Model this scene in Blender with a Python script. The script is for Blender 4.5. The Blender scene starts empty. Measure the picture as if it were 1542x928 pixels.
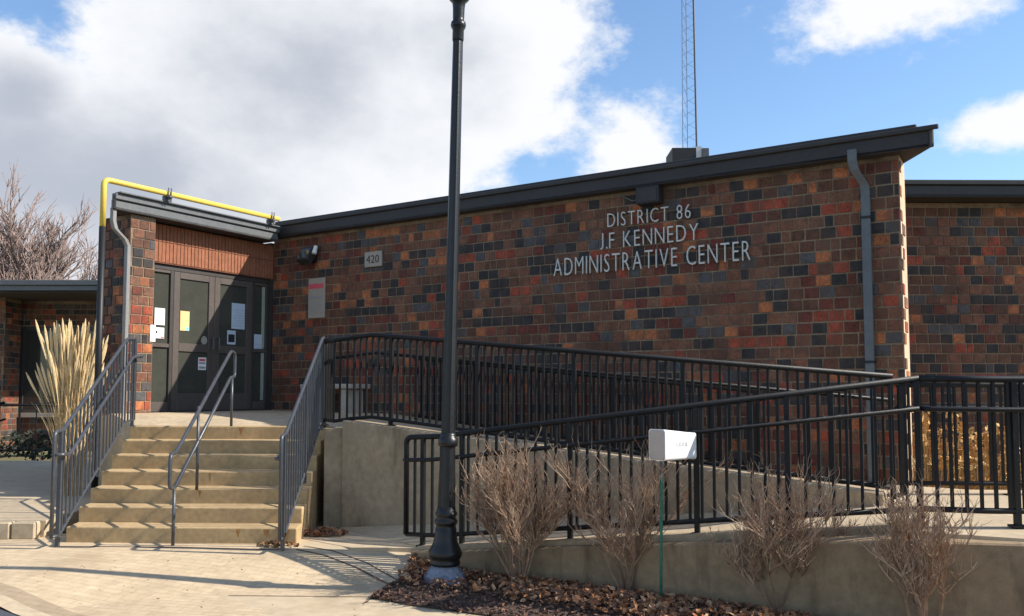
import bpy, bmesh, math, random
from mathutils import Vector, Matrix
R = math.radians
random.seed(86)
sc = bpy.context.scene
col = sc.collection
# ------------------------------------------------------------------ camera
EYE = 1.47
F_PX, W_PX, H_PX = 1270.0, 1542.0, 928.0
PITCH = R(3.6)
cam_d = bpy.data.cameras.new('camera')
cam = bpy.data.objects.new('camera', cam_d); col.objects.link(cam)
cam.location = (0, 0, EYE); cam.rotation_euler = (R(90) + PITCH, 0, 0)
cam_d.sensor_fit = 'HORIZONTAL'; cam_d.sensor_width = 36.0
cam_d.lens = 36.0 * F_PX / W_PX
cam_d.shift_y = 48.0 / W_PX
cam_d.clip_start = 0.05; cam_d.clip_end = 2000
sc.camera = cam
cp_, sp_ = math.cos(PITCH), math.sin(PITCH)
def proj(X, Y, Z):
    z = Z - EYE; d = Y * cp_ + z * sp_; u = -Y * sp_ + z * cp_
    return 771 + F_PX * X / d, 512 - F_PX * u / d
# ------------------------------------------------------------------ sky, sun, exposure
SUN_EL, SUN_X, SUN_Y = R(37), 0.998, -0.065          # direction TOWARDS the sun
world = bpy.data.worlds.new('World'); sc.world = world; world.use_nodes = True
SUN_STRENGTH = 5.0; SKY_STRENGTH = 0.14
EXPOSURE = 0.52
sd = bpy.data.lights.new('sun', 'SUN'); sd.energy = SUN_STRENGTH; sd.angle = R(0.53); sd.color = (1.0, 0.93, 0.82)
sun = bpy.data.objects.new('sun', sd); col.objects.link(sun)
to_sun = Vector((SUN_X * math.cos(SUN_EL), SUN_Y * math.cos(SUN_EL), math.sin(SUN_EL)))
sun.rotation_euler = to_sun.to_track_quat('Z', 'Y').to_euler(); sun.location = (20, 0, 20)
def build_world():
    nt = world.node_tree; nt.nodes.clear(); L = nt.links
    def N(t, **kw):
        n = nt.nodes.new(t)
        for k, v in kw.items(): setattr(n, k, v)
        return n
    def math_(op, a, b=None, c=None, clamp=False):
        n = N('ShaderNodeMath', operation=op); n.use_clamp = clamp
        for i, v in enumerate((a, b, c)):
            if v is None: continue
            if isinstance(v, (int, float)): n.inputs[i].default_value = v
            else: L.new(v, n.inputs[i])
        return n.outputs[0]
    def mixc(f, a, b):
        n = N('ShaderNodeMix', data_type='RGBA'); 
        L.new(f, n.inputs['Factor']) if not isinstance(f, float) else setattr(n.inputs['Factor'], 'default_value', f)
        for s, v in ((6, a), (7, b)):
            if isinstance(v, tuple): n.inputs[s].default_value = v
            else: L.new(v, n.inputs[s])
        return n.outputs[2]
    out = N('ShaderNodeOutputWorld')
    sky = N('ShaderNodeTexSky', sky_type='NISHITA'); sky.sun_disc = False
    sky.sun_elevation = SUN_EL; sky.sun_rotation = math.atan2(SUN_X, SUN_Y)
    sky.air_density = 1.15; sky.dust_density = 0.05; sky.ozone_density = 4.5
    bg_sky = N('ShaderNodeBackground'); bg_sky.inputs['Strength'].default_value = SKY_STRENGTH
    L.new(sky.outputs[0], bg_sky.inputs['Color'])
    tc = N('ShaderNodeTexCoord'); d = tc.outputs['Generated']
    def noise(scale, detail, rough=0.55, off=(0, 0, 0), squash=1.5):
        mp = N('ShaderNodeMapping'); mp.inputs['Location'].default_value = off; mp.inputs['Scale'].default_value = (1, 1, squash)
        L.new(d, mp.inputs['Vector'])
        n = N('ShaderNodeTexNoise'); n.inputs['Scale'].default_value = scale; n.inputs['Detail'].default_value = detail
        n.inputs['Roughness'].default_value = rough; L.new(mp.outputs[0], n.inputs['Vector']); return n.outputs['Fac']
    n_big = noise(2.3, 3, 0.5, (3.1, 1.7, 0.4)); n_mid = noise(7.0, 7, 0.58, (0.7, 5.2, 2.0)); n_fine = noise(17.0, 8, 0.62, (4.0, 0.3, 1.1))
    def blob(px, py, rx, ry):
        a = (px - 771) / F_PX; b = -(py - 512) / F_PX
        v = Vector((a, cp_ - b * sp_, sp_ + b * cp_)).normalized()
        right = Vector((v.y, -v.x, 0)).normalized(); up = right.cross(v)
        def dot(w):
            n = N('ShaderNodeVectorMath', operation='DOT_PRODUCT'); L.new(d, n.inputs[0]); n.inputs[1].default_value = w; return n.outputs['Value']
        x = math_('DIVIDE', dot(right), rx); y = math_('DIVIDE', dot(up), ry); f = dot(v)
        r = math_('SQRT', math_('ADD', math_('POWER', x, 2), math_('POWER', y, 2)))
        inside = math_('SUBTRACT', 1.0, r)
        front = math_('GREATER_THAN', f, 0.0)
        return math_('MULTIPLY', math_('ADD', inside, 10.0), front)   # >10 inside
    def small(*a): return math_('SUBTRACT', math_('MULTIPLY_ADD', math_('SUBTRACT', blob(*a), 10.0), 0.8, 10.0), 0.22)
    fields = [blob(480, 130, 0.31, 0.22), blob(150, 280, 0.42, 0.15), blob(700, 90, 0.16, 0.15), small(935, 240, 0.10, 0.10),
              small(1345, -25, 0.17, 0.10), small(1530, 185, 0.085, 0.045), blob(30, 140, 0.09, 0.07)]
    m = fields[0]
    for f in fields[1:]: m = math_('MAXIMUM', m, f)
    m = math_('MAXIMUM', math_('SUBTRACT', m, 10.0), -0.6)
    # elsewhere in the sky: the same kind of scattered cloud, from noise alone
    sep = N('ShaderNodeSeparateXYZ'); L.new(d, sep.inputs[0])
    behind = math_('MULTIPLY', math_('SUBTRACT', 0.62, sep.outputs['Y'], clamp=True), 4.0, clamp=True)
    gen = math_('MULTIPLY_ADD', n_big, 3.0, -1.62)
    gen = math_('MULTIPLY_ADD', math_('SUBTRACT', 1.0, behind), -1.0, gen)
    m = math_('MAXIMUM', m, gen)
    disp = math_('ADD', math_('MULTIPLY', math_('SUBTRACT', n_mid, 0.5), 0.95), math_('MULTIPLY', math_('SUBTRACT', n_fine, 0.5), 0.95))
    dens = math_('ADD', m, disp)
    mr = N('ShaderNodeMapRange', interpolation_type='SMOOTHSTEP'); mr.inputs['From Min'].default_value = -0.08; mr.inputs['From Max'].default_value = 0.30
    L.new(dens, mr.inputs['Value']); mask = mr.outputs[0]
    # thick inner parts of the cloud are grey, the rims and the sunward side white
    thick = N('ShaderNodeMapRange', interpolation_type='SMOOTHSTEP'); thick.inputs['From Min'].default_value = 0.10; thick.inputs['From Max'].default_value = 0.95
    shade_ = math_('MULTIPLY_ADD', sep.outputs['X'], -0.9, math_('MULTIPLY', m, 0.9))
    shade_ = math_('MULTIPLY_ADD', sep.outputs['Z'], -0.9, shade_)
    shade_ = math_('ADD', shade_, math_('ADD', math_('MULTIPLY', math_('SUBTRACT', n_big, 0.5), 0.7), math_('MULTIPLY', math_('SUBTRACT', n_mid, 0.5), 0.9)))
    L.new(shade_, thick.inputs['Value'])
    c = mixc(thick.outputs[0], (0.95, 0.965, 1.0, 1), (0.50, 0.54, 0.625, 1))
    bg_c = N('ShaderNodeBackground'); L.new(c, bg_c.inputs['Color']); bg_c.inputs['Strength'].default_value = 0.72
    mix = N('ShaderNodeMixShader'); L.new(mask, mix.inputs[0]); L.new(bg_sky.outputs[0], mix.inputs[1]); L.new(bg_c.outputs[0], mix.inputs[2])
    L.new(mix.outputs[0], out.inputs['Surface'])
build_world()
sc.view_settings.view_transform = 'Standard'; sc.view_settings.look = 'None'
sc.view_settings.gamma = 1.0; sc.view_settings.use_curve_mapping = False; sc.view_settings.exposure = EXPOSURE
sc.render.engine = 'CYCLES'
sc.render.resolution_x, sc.render.resolution_y = 1024, 616
# ------------------------------------------------------------------ materials
def mat(name, c, rough=0.8, var=0.25, scale=6.0, bump=0.0, bscale=60.0, metal=0.0, spec=0.4, c2=None, streak=None):
    """procedural: base colour broken up by two noises, optional second colour in patches, optional bump"""
    m = bpy.data.materials.new(name); m.use_nodes = True
    nt = m.node_tree; L = nt.links; b = nt.nodes['Principled BSDF']
    b.inputs['Roughness'].default_value = rough; b.inputs['Metallic'].default_value = metal; b.inputs['Specular IOR Level'].default_value = spec
    tc = nt.nodes.new('ShaderNodeTexCoord'); geo = nt.nodes.new('ShaderNodeNewGeometry')
    def noise(s, det, src=None, sc_=None):
        n = nt.nodes.new('ShaderNodeTexNoise'); n.inputs['Scale'].default_value = s; n.inputs['Detail'].default_value = det; n.inputs['Roughness'].default_value = 0.6
        mp = nt.nodes.new('ShaderNodeMapping'); L.new(geo.outputs['Position'], mp.inputs['Vector'])
        if sc_: mp.inputs['Scale'].default_value = sc_
        L.new(mp.outputs[0], n.inputs['Vector']); return n
    n1 = noise(scale, 5); n2 = noise(scale * 6.3, 4)
    add = nt.nodes.new('ShaderNodeMath'); add.operation = 'MULTIPLY_ADD'; add.inputs[1].default_value = 0.55
    L.new(n2.outputs['Fac'], add.inputs[0])
    hm = nt.nodes.new('ShaderNodeMath'); hm.operation = 'MULTIPLY'; hm.inputs[1].default_value = 0.45; L.new(n1.outputs['Fac'], hm.inputs[0]); L.new(hm.outputs[0], add.inputs[2])
    ramp = nt.nodes.new('ShaderNodeValToRGB')
    ramp.color_ramp.elements[0].position = 0.36; ramp.color_ramp.elements[1].position = 0.64
    ramp.color_ramp.elements[0].color = tuple(x * (1 - var) for x in c) + (1,)
    ramp.color_ramp.elements[1].color = tuple(min(1, x * (1 + var)) for x in c) + (1,)
    L.new(add.outputs[0], ramp.inputs[0]); colr = ramp.outputs[0]
    if c2:
        n3 = noise(c2[1], 4, sc_=streak); r3 = nt.nodes.new('ShaderNodeMapRange'); r3.inputs['From Min'].default_value = c2[2]; r3.inputs['From Max'].default_value = c2[2] + 0.12
        L.new(n3.outputs['Fac'], r3.inputs['Value'])
        mx = nt.nodes.new('ShaderNodeMix'); mx.data_type = 'RGBA'; L.new(r3.outputs[0], mx.inputs['Factor']); L.new(colr, mx.inputs[6]); mx.inputs[7].default_value = tuple(c2[0]) + (1,)
        colr = mx.outputs[2]
    L.new(colr, b.inputs['Base Color'])
    if bump:
        nb = noise(bscale, 6); bp = nt.nodes.new('ShaderNodeBump'); bp.inputs['Strength'].default_value = bump; bp.inputs['Distance'].default_value = 0.01
        L.new(nb.outputs['Fac'], bp.inputs['Height']); L.new(bp.outputs[0], b.inputs['Normal'])
    return m
M = {}
bc = [('charcoal', (.038, .0345, .034), 23), ('brown', (.175, .074, .044), 26), ('umber', (.118, .053, .032), 18), ('tan', (.18, .086, .052), 8),
      ('maroon', (.135, .038, .025), 11), ('red', (.29, .062, .033), 10), ('orange', (.38, .128, .052), 6), ('slate', (.080, .076, .076), 10)]
for n_, c_, w_ in bc: M['b_' + n_] = mat('brick_' + n_, c_, .85, .5, 7, .45, 70, c2=(tuple(x * .45 + y * .55 for x, y in zip(c_, (.085, .052, .04))), 4.5, .5))
BRICKS = [M['b_' + n_] for n_, _, _ in bc]; BW = [w_ for *_, w_ in bc]
M['soldier'] = mat('brick_soldier', (.30, .115, .06), .85, .3, 11, .35, 90)
M['mortar'] = mat('mortar', (.25, .18, .118), .95, .3, 5, .4, 120, c2=((.13, .095, .07), 1.7, .5))
M['headm'] = mat('header_mortar', (.17, .07, .04), .9, .25, 8, .3, 90)
M['endc'] = mat('end_sunlit_pale', (.58, .43, .29), .9, .2, 8, .4, 90)  # strong sun on the wall end is put into this pale base colour
M['walk'] = mat('walk_concrete', (.50, .395, .265), .9, .16, 1.3, .3, 150, c2=((.41, .315, .205), .8, .56))
def paver_mat(name, c, dirt):
    m = mat(name, c, .9, .14, 1.5, .3, 150, c2=(dirt, 1.1, .57)); nt = m.node_tree; L = nt.links; b = nt.nodes['Principled BSDF']
    src = b.inputs['Base Color'].links[0].from_socket; geo = nt.nodes.new('ShaderNodeNewGeometry'); mp = nt.nodes.new('ShaderNodeMapping'); mp.inputs['Rotation'].default_value = (0, 0, R(13)); L.new(geo.outputs['Position'], mp.inputs['Vector'])
    bt = nt.nodes.new('ShaderNodeTexBrick'); bt.inputs['Scale'].default_value = 1.0; bt.inputs['Brick Width'].default_value = .16; bt.inputs['Row Height'].default_value = .08; bt.inputs['Mortar Size'].default_value = .006; bt.inputs['Mortar Smooth'].default_value = .4
    bt.inputs['Color1'].default_value = (1, 1, 1, 1); bt.inputs['Color2'].default_value = (.90, .89, .88, 1); bt.inputs['Mortar'].default_value = (.80, .77, .72, 1); L.new(mp.outputs[0], bt.inputs['Vector'])
    mx = nt.nodes.new('ShaderNodeMix'); mx.data_type = 'RGBA'; mx.blend_type = 'MULTIPLY'; mx.inputs['Factor'].default_value = 1.0; L.new(src, mx.inputs[6]); L.new(bt.outputs['Color'], mx.inputs[7]); L.new(mx.outputs[2], b.inputs['Base Color']); return m
M['pavers'] = paver_mat('plaza_pavers', (.56, .435, .285), (.47, .355, .225)); M['pavers_d'] = paver_mat('plaza_pavers_dirty', (.40, .305, .20), (.20, .15, .105))
M['frontc'] = mat('front_wall_concrete', (.30, .212, .125), .9, .22, 2.2, .35, 90, c2=((.165, .115, .068), 2.4, .54), streak=(1.6, 1.6, .4))
M['paver'] = mat('paver_concrete', (.44, .36, .26), .9, .3, 9, .6, 40)
M['steps'] = mat('step_concrete', (.45, .315, .165), .9, .2, 3, .35, 110, c2=((.38, .27, .145), 1.6, .57))
M['wallc'] = mat('ramp_concrete', (.38, .295, .195), .9, .2, 2.2, .3, 90, c2=((.22, .165, .105), 2.6, .54), streak=(1, 1, .35))
M['slab'] = mat('slab_concrete', (.48, .38, .255), .9, .18, 2.0, .3, 110)
M['rust'] = mat('rust_stain', (.31, .165, .06), .95, .4, 14, .2, 90)
M['asphalt'] = mat('asphalt', (.075, .08, .09), .9, .3, 20, .6, 150)
M['earth'] = mat('earth', (.17, .14, .075), .95, .35, 1.2, .5, 40, c2=((.11, .12, .045), .6, .5))
M['mulch'] = mat('mulch', (.075, .048, .036), .95, .5, 25, .8, 60)
M['chip_d'] = mat('chip_dark', (.085, .05, .038), .9, .4, 20); M['chip_m'] = mat('chip_mid', (.17, .095, .065), .9, .4, 20)
M['leaf_o'] = mat('leaf_orange', (.40, .18, .08), .85, .4, 20); M['leaf_b'] = mat('leaf_brown', (.22, .11, .06), .85, .4, 20); M['leaf_t'] = mat('leaf_tan', (.42, .27, .16), .85, .3, 20)
M['fascia'] = mat('fascia_paint', (.034, .031, .031), .55, .18, 2.5, .08, 30)
M['fascia_l'] = mat('fascia_metal', (.115, .12, .122), .5, .15, 3, .08, 30)
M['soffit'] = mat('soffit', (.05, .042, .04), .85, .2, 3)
M['roofing'] = mat('roofing', (.10, .095, .09), .9, .3, 6)
M['rail'] = mat('rail_paint', (.009, .009, .010), .5, .35, 14, .15, 60, spec=.28, c2=((.03, .022, .018), 9, .62))
M['railg'] = mat('rail_worn', (.055, .060, .070), .35, .25, 12, .1, 60, spec=.6)
M['pole'] = mat('pole_paint', (.011, .011, .012), .36, .3, 10, .15, 40, spec=.4)
M['footing'] = mat('footing_paint', (.17, .19, .24), .8, .35, 7, .5, 50)
M['bronze'] = mat('door_bronze', (.095, .077, .068), .42, .15, 4, spec=.5)
M['frame_d'] = mat('frame_dark', (.05, .043, .04), .45, .15, 4, spec=.5)
M['downs'] = mat('downspout_paint', (.115, .13, .142), .5, .15, 5, spec=.4)
M['downw'] = mat('downspout_grey', (.23, .22, .21), .5, .12, 5)
M['yellow'] = mat('pipe_yellow', (.72, .52, .09), .45, .1, 6)
M['blackp'] = mat('pipe_black', (.012, .012, .013), .5, .2, 6)
M['steel'] = mat('bracket_steel', (.10, .10, .10), .5, .3, 20)
M['letter'] = mat('letter_aluminium', (.55, .54, .51), .45, .1, 20, metal=.25)
M['plate'] = mat('plate_stone', (.36, .32, .27), .7, .12, 20)
M['ink'] = mat('ink', (.02, .02, .02), .8, .1, 20)
M['paper'] = mat('paper_white', (.80, .80, .78), .8, .04, 20)
M['paperb'] = mat('paper_blue', (.52, .60, .70), .8, .05, 12)
M['papero'] = mat('paper_orange', (.80, .55, .25), .8, .15, 20)
M['cyan'] = mat('paper_cyan', (.25, .60, .70), .8, .1, 20)
M['pink'] = mat('sign_red', (.62, .10, .13), .7, .1, 20)
M['grey'] = mat('sign_grey', (.30, .30, .30), .8, .15, 30)
M['green'] = mat('stake_green', (.03, .17, .11), .5, .3, 15)
M['white'] = mat('box_white', (.80, .78, .76), .45, .05, 6)
M['fade'] = mat('faded_ink', (.62, .62, .64), .6, .1, 30)
M['grey2'] = mat('faded_print', (.36, .42, .50), .7, .1, 30)
M['boxend'] = mat('box_end', (.48, .40, .35), .6, .06, 6)
M['bark1'] = mat('twig', (.30, .19, .125), .9, .3, 30); M['bark2'] = mat('twig_pale', (.47, .325, .215), .9, .3, 30)
M['tree'] = mat('tree_bark', (.21, .165, .15), .9, .3, 5); M['tip'] = mat('tree_twig', (.29, .21, .185), .9, .3, 3)
M['straw'] = mat('straw', (.56, .40, .19), .9, .3, 6); M['straw2'] = mat('straw_pale', (.70, .53, .29), .9, .25, 6); M['dry'] = mat('dry_flower', (.60, .37, .15), .9, .35, 12)
M['dark_leaf'] = mat('dark_leaf', (.028, .035, .022), .8, .4, 8)
M['vent'] = mat('unit_metal', (.026, .025, .025), .6, .2, 5); M['ventl'] = mat('unit_pale', (.55, .54, .52), .6, .15, 5)
M['bench'] = mat('bench_concrete', (.42, .36, .30), .9, .15, 5, .3, 90)
M['globe'] = mat('lamp_globe', (.75, .74, .70), .35, .04, 5)
def glass(name, c):
    m = mat(name, c, .08, .12, 2.0, spec=.55); return m
M['glass'] = glass('door_glass', (.058, .060, .050)); M['glass_w'] = glass('window_glass', (.045, .045, .04)); M['shade'] = mat('sidelight_blind', (.33, .36, .30), .6, .08, 5)
# ------------------------------------------------------------------ mesh building
class MB:
    def __init__(s): s.v = []; s.f = []; s.m = []
    def add(s, vs, fs, mi=0):
        o = len(s.v); s.v += [tuple(p) for p in vs]; s.f += [tuple(i + o for i in f) for f in fs]; s.m += [mi] * len(fs); return s
    def box(s, x0, x1, y0, y1, z0, z1, T=None, mi=0):
        vs = [Vector((x, y, z)) for z in (z0, z1) for y in (y0, y1) for x in (x0, x1)]
        if T: vs = [T @ v for v in vs]
        return s.add(vs, [(0, 2, 3, 1), (4, 5, 7, 6), (0, 1, 5, 4), (2, 6, 7, 3), (0, 4, 6, 2), (1, 3, 7, 5)], mi)
    def prism(s, poly, z0, z1, mi=0):
        """poly: plan points counter-clockwise; z0, z1 numbers or per-vertex lists"""
        n = len(poly); a = z0 if isinstance(z0, (list, tuple)) else [z0] * n; b = z1 if isinstance(z1, (list, tuple)) else [z1] * n
        vs = [(p[0], p[1], a[i]) for i, p in enumerate(poly)] + [(p[0], p[1], b[i]) for i, p in enumerate(poly)]
        fs = [tuple(range(n))[::-1], tuple(range(n, 2 * n))] + [(i, (i + 1) % n, n + (i + 1) % n, n + i) for i in range(n)]
        return s.add(vs, fs, mi)
    def tube(s, pts, r, n=8, mi=0, caps=True):
        pts = [Vector(p) for p in pts]; k = len(pts); rr = r if isinstance(r, (list, tuple)) else [r] * k
        t0 = (pts[1] - pts[0]).normalized(); nrm = t0.orthogonal().normalized(); vs = []
        for i, p in enumerate(pts):
            if i == 0: t = t0
            elif i == k - 1: t = (pts[i] - pts[i - 1]).normalized()
            else: t = ((pts[i + 1] - p).normalized() + (p - pts[i - 1]).normalized()); t = t.normalized() if t.length > 1e-6 else (pts[i] - pts[i - 1]).normalized()
            nrm = (nrm - t * nrm.dot(t)); nrm = nrm.normalized() if nrm.length > 1e-6 else t.orthogonal().normalized()
            bn = t.cross(nrm)
            for j in range(n):
                a = 2 * math.pi * j / n; vs.append(p + (nrm * math.cos(a) + bn * math.sin(a)) * rr[i])
        fs = [(i * n + j, i * n + (j + 1) % n, (i + 1) * n + (j + 1) % n, (i + 1) * n + j) for i in range(k - 1) for j in range(n)]
        if caps: fs += [tuple(range(n))[::-1], tuple(range((k - 1) * n, k * n))]
        return s.add(vs, fs, mi)
    def lathe(s, prof, c=(0, 0, 0), n=20, mi=0, flute=0):
        vs = []
        for r, z in prof:
            for j in range(n):
                a = 2 * math.pi * j / n; q = r * (1 - (flute if j % 2 else 0)); vs.append((c[0] + q * math.cos(a), c[1] + q * math.sin(a), c[2] + z))
        k = len(prof)
        fs = [(i * n + j, i * n + (j + 1) % n, (i + 1) * n + (j + 1) % n, (i + 1) * n + j) for i in range(k - 1) for j in range(n)]
        fs += [tuple(range(n))[::-1], tuple(range((k - 1) * n, k * n))]
        return s.add(vs, fs, mi)
    def mesh(s, name, mats, smooth=False):
        me = bpy.data.meshes.new(name); me.from_pydata(s.v, [], s.f)
        for m in (mats if isinstance(mats, (list, tuple)) else [mats]): me.materials.append(m)
        if len(me.materials) > 1: me.polygons.foreach_set('material_index', s.m)
        if smooth: me.polygons.foreach_set('use_smooth', [True] * len(me.polygons))
        me.update(); return me
    def build(s, name, mats, parent=None, smooth=False):
        o = bpy.data.objects.new(name, s.mesh(name, mats, smooth)); col.objects.link(o); o.parent = parent; return o
def bev(o, w=.006, seg=1):
    b = o.modifiers.new('bevel', 'BEVEL'); b.width = w; b.segments = seg; b.limit_method = 'ANGLE'; return o
def tag(o, label=None, cat=None, group=None, kind=None):
    for k, v in (('label', label), ('category', cat), ('group', group), ('kind', kind)):
        if v: o[k] = v
    return o
def thing(name, label, cat, loc=(0, 0, 0), group=None):
    o = bpy.data.objects.new(name, None); col.objects.link(o); o.location = loc; o.empty_display_size = .2
    return tag(o, label, cat, group)
def inst(name, me, parent, T):
    o = bpy.data.objects.new(name, me); col.objects.link(o); o.parent = parent; o.matrix_local = T; return o
def V2(p, d, s, n=None, o=0): return (p[0] + d[0] * s + (n[0] * o if n else 0), p[1] + d[1] * s + (n[1] * o if n else 0))
# ------------------------------------------------------------------ plan of the place
TH = R(31.9)
D = (math.cos(TH), -math.sin(TH)); N = (-math.sin(TH), -math.cos(TH))      # along main wall (to the right), out of main wall
A = (-3.87, 13.6); WLEN = 9.32; B = V2(A, D, WLEN)
WTOP = 3.955; RTOP = 4.20
def frame(p, d, n, z=0):
    """local x along d, local y into the wall (-n), local z up"""
    return Matrix(((d[0], -n[0], 0, p[0]), (d[1], -n[1], 0, p[1]), (0, 0, 1, z), (0, 0, 0, 1)))
TW = frame(A, D, N)                                     # main wall: x = s, y = depth behind the face, z up
def W(s, z, off=0): return (A[0] + D[0] * s + N[0] * off, A[1] + D[1] * s + N[1] * off, z)
ND = (-N[0], -N[1])
TDR = frame(A, N, D)                                    # door wall: x = u (towards the camera), y negative = proud, z up
def gz(x, y):
    if y >= 8.2: return 0.0
    k = min(.26, max(.058, .058 + .062 * (x + 4))); return -min(.17, k * (8.2 - y))
# ------------------------------------------------------------------ ground
def sheet(name, xs, ys, fz, m, dz=0.0, inside=None):
    mb = MB(); nx, ny = len(xs), len(ys)
    vs = [(x, y, fz(x, y) + dz) for y in ys for x in xs]
    fs = [(j * nx + i, j * nx + i + 1, (j + 1) * nx + i + 1, (j + 1) * nx + i) for j in range(ny - 1) for i in range(nx - 1)
          if not inside or inside((xs[i] + xs[i + 1]) / 2, (ys[j] + ys[j + 1]) / 2)]
    mb.add(vs, fs); return mb.build(name, m, None, True)
def lin(a, b, n): return [a + (b - a) * i / n for i in range(n + 1)]
gx = [-900, -300, -80, -30, -16] + lin(-12, 12, 48) + [16, 30, 80, 300, 900]
gy = [-600, -100, -30, -10] + lin(-4, 12, 40) + [14, 20, 40, 100, 400, 1200]
tag(sheet('ground', gx, gy, gz, M['earth'], -.03), 'dormant ground around the building', None, None, 'structure')
CURB0 = (-3.97, 6.66)                                   # the road edge runs parallel to the main wall
def road_side(x, y): return (x - CURB0[0]) * N[0] + (y - CURB0[1]) * N[1]      # > 0 on the road
def strip(name, o0, o1, s0, s1, m, dz, ns=60, no=6, top=None):
    mb = MB(); P = []
    for j in range(no + 1):
        for i in range(ns + 1):
            s = s0 + (s1 - s0) * i / ns; o = o0 + (o1 - o0) * j / no
            x, y = V2(CURB0, D, s, N, o); P.append((x, y, gz(x, y) + dz))
    n = ns + 1
    mb.add(P, [(j * n + i, (j + 1) * n + i, (j + 1) * n + i + 1, j * n + i + 1) for j in range(no) for i in range(ns)])
    return mb.build(name, m, None, True)
tag(strip('road', .14, 30, -60, 60, M['asphalt'], -.018, 120, 20), 'asphalt road in the near left corner', None, None, 'structure')
kerb = strip('kerb', .0, .14, -30, 12, M['slab'], .008, 120, 2); tag(kerb, 'pale concrete kerb along the road', None, None, 'structure')
tag(strip('paver_strip', -.16, 0.0, -30, 12, M['pavers_d'], .004, 160, 4), 'rough paver band along the kerb', None, None, 'structure')
# sidewalk: everything between the pavers and the steps
def border(y):
    P = [(-.95, 6.9), (-.97, 7.2), (-1.1, 7.42), (-1.4, 7.72), (-1.75, 7.98), (-2.05, 8.12), (-2.2, 8.2), (-2.2, 9.0)]
    for p, q in zip(P[:-1], P[1:]):
        if p[1] <= y <= q[1]: return p[0] + (q[0] - p[0]) * (y - p[1]) / (q[1] - p[1])
    return -.95
def sidewalk():
    mb = MB(); n = 0
    xs = lin(-14, 1.2, 152)
    for i in range(len(xs) - 1):
        for s0, s1 in ((xs[i], xs[i + 1]),):
            lo = [CURB0[1] + D[1] / D[0] * (x - CURB0[0]) + .16 / -N[1] for x in (s0, s1)]
            for k in range(24):
                q = [(s0, lo[0] + (8.95 - lo[0]) * k / 24), (s1, lo[1] + (8.95 - lo[1]) * k / 24), (s1, lo[1] + (8.95 - lo[1]) * (k + 1) / 24), (s0, lo[0] + (8.95 - lo[0]) * (k + 1) / 24)]
                if max(p[1] for p in q) - min(p[1] for p in q) < .005: continue
                cx, cy = sum(p[0] for p in q) / 4, sum(p[1] for p in q) / 4
                plain = cx > border(cy) if cy > 6.95 else cx > -2.3 + (6.95 - cy) * .9
                mb.add([(x, y, gz(x, y)) for x, y in q], [(0, 1, 2, 3)], 1 if plain else 0)
    return mb.build('sidewalk', [M['pavers'], M['walk']], None, True)
walk = tag(sidewalk(), 'sunlit concrete sidewalk in front of the steps', None, None, 'structure')
# dirt-filled joints in the sidewalk (real thin strips of dirt)
mb = MB()
def dirt(pts, w):
    for (x0, y0), (x1, y1) in zip(pts[:-1], pts[1:]):
        dx, dy = x1 - x0, y1 - y0; l = math.hypot(dx, dy); nx_, ny_ = -dy / l * w / 2, dx / l * w / 2
        mb.add([(x, y, gz(x, y) + .004) for x, y in ((x0 - nx_, y0 - ny_), (x1 - nx_, y1 - ny_), (x1 + nx_, y1 + ny_), (x0 + nx_, y0 + ny_))], [(0, 1, 2, 3)])
dirt([(-2.05, 8.12), (-1.75, 7.98), (-1.4, 7.72), (-1.1, 7.42), (-.97, 7.2)], .018)
dirt([(-2.0, 8.22), (-1.7, 8.09), (-1.33, 7.83), (-1.02, 7.52), (-.90, 7.3)], .014)
dirt([(-2.3, 6.95), (-1.15, 6.90)], .012)
dirt([(-4.4, 8.2), (-3.2, 8.17), (-2.2, 8.1)], .02)
mb.build('joint', M['chip_d'], walk)
# raised walk at the far left with its kerb stones
mb = MB(); mb.prism([(-14, 8.72), (-4.78, 8.72), (-4.9, 11.2), (-5.9, 12.4), (-7.6, 16.4), (-30, 16.4), (-30, 8.72)], -.02, .165); lw = mb.build('left_walk', M['slab'], None)
tag(lw, 'raised grey walk left of the steps', None, None, 'structure')
ks = MB().box(-.118, .118, -.06, .06, 0, .17).mesh('kerb_stone', M['slab'])
for i in range(36):
    o = inst('kerb_stone', ks, lw, Matrix.Translation((-4.93 - .25 * i, 8.655 + random.uniform(-.004, .004), -.004))); bev(o, .012)
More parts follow.
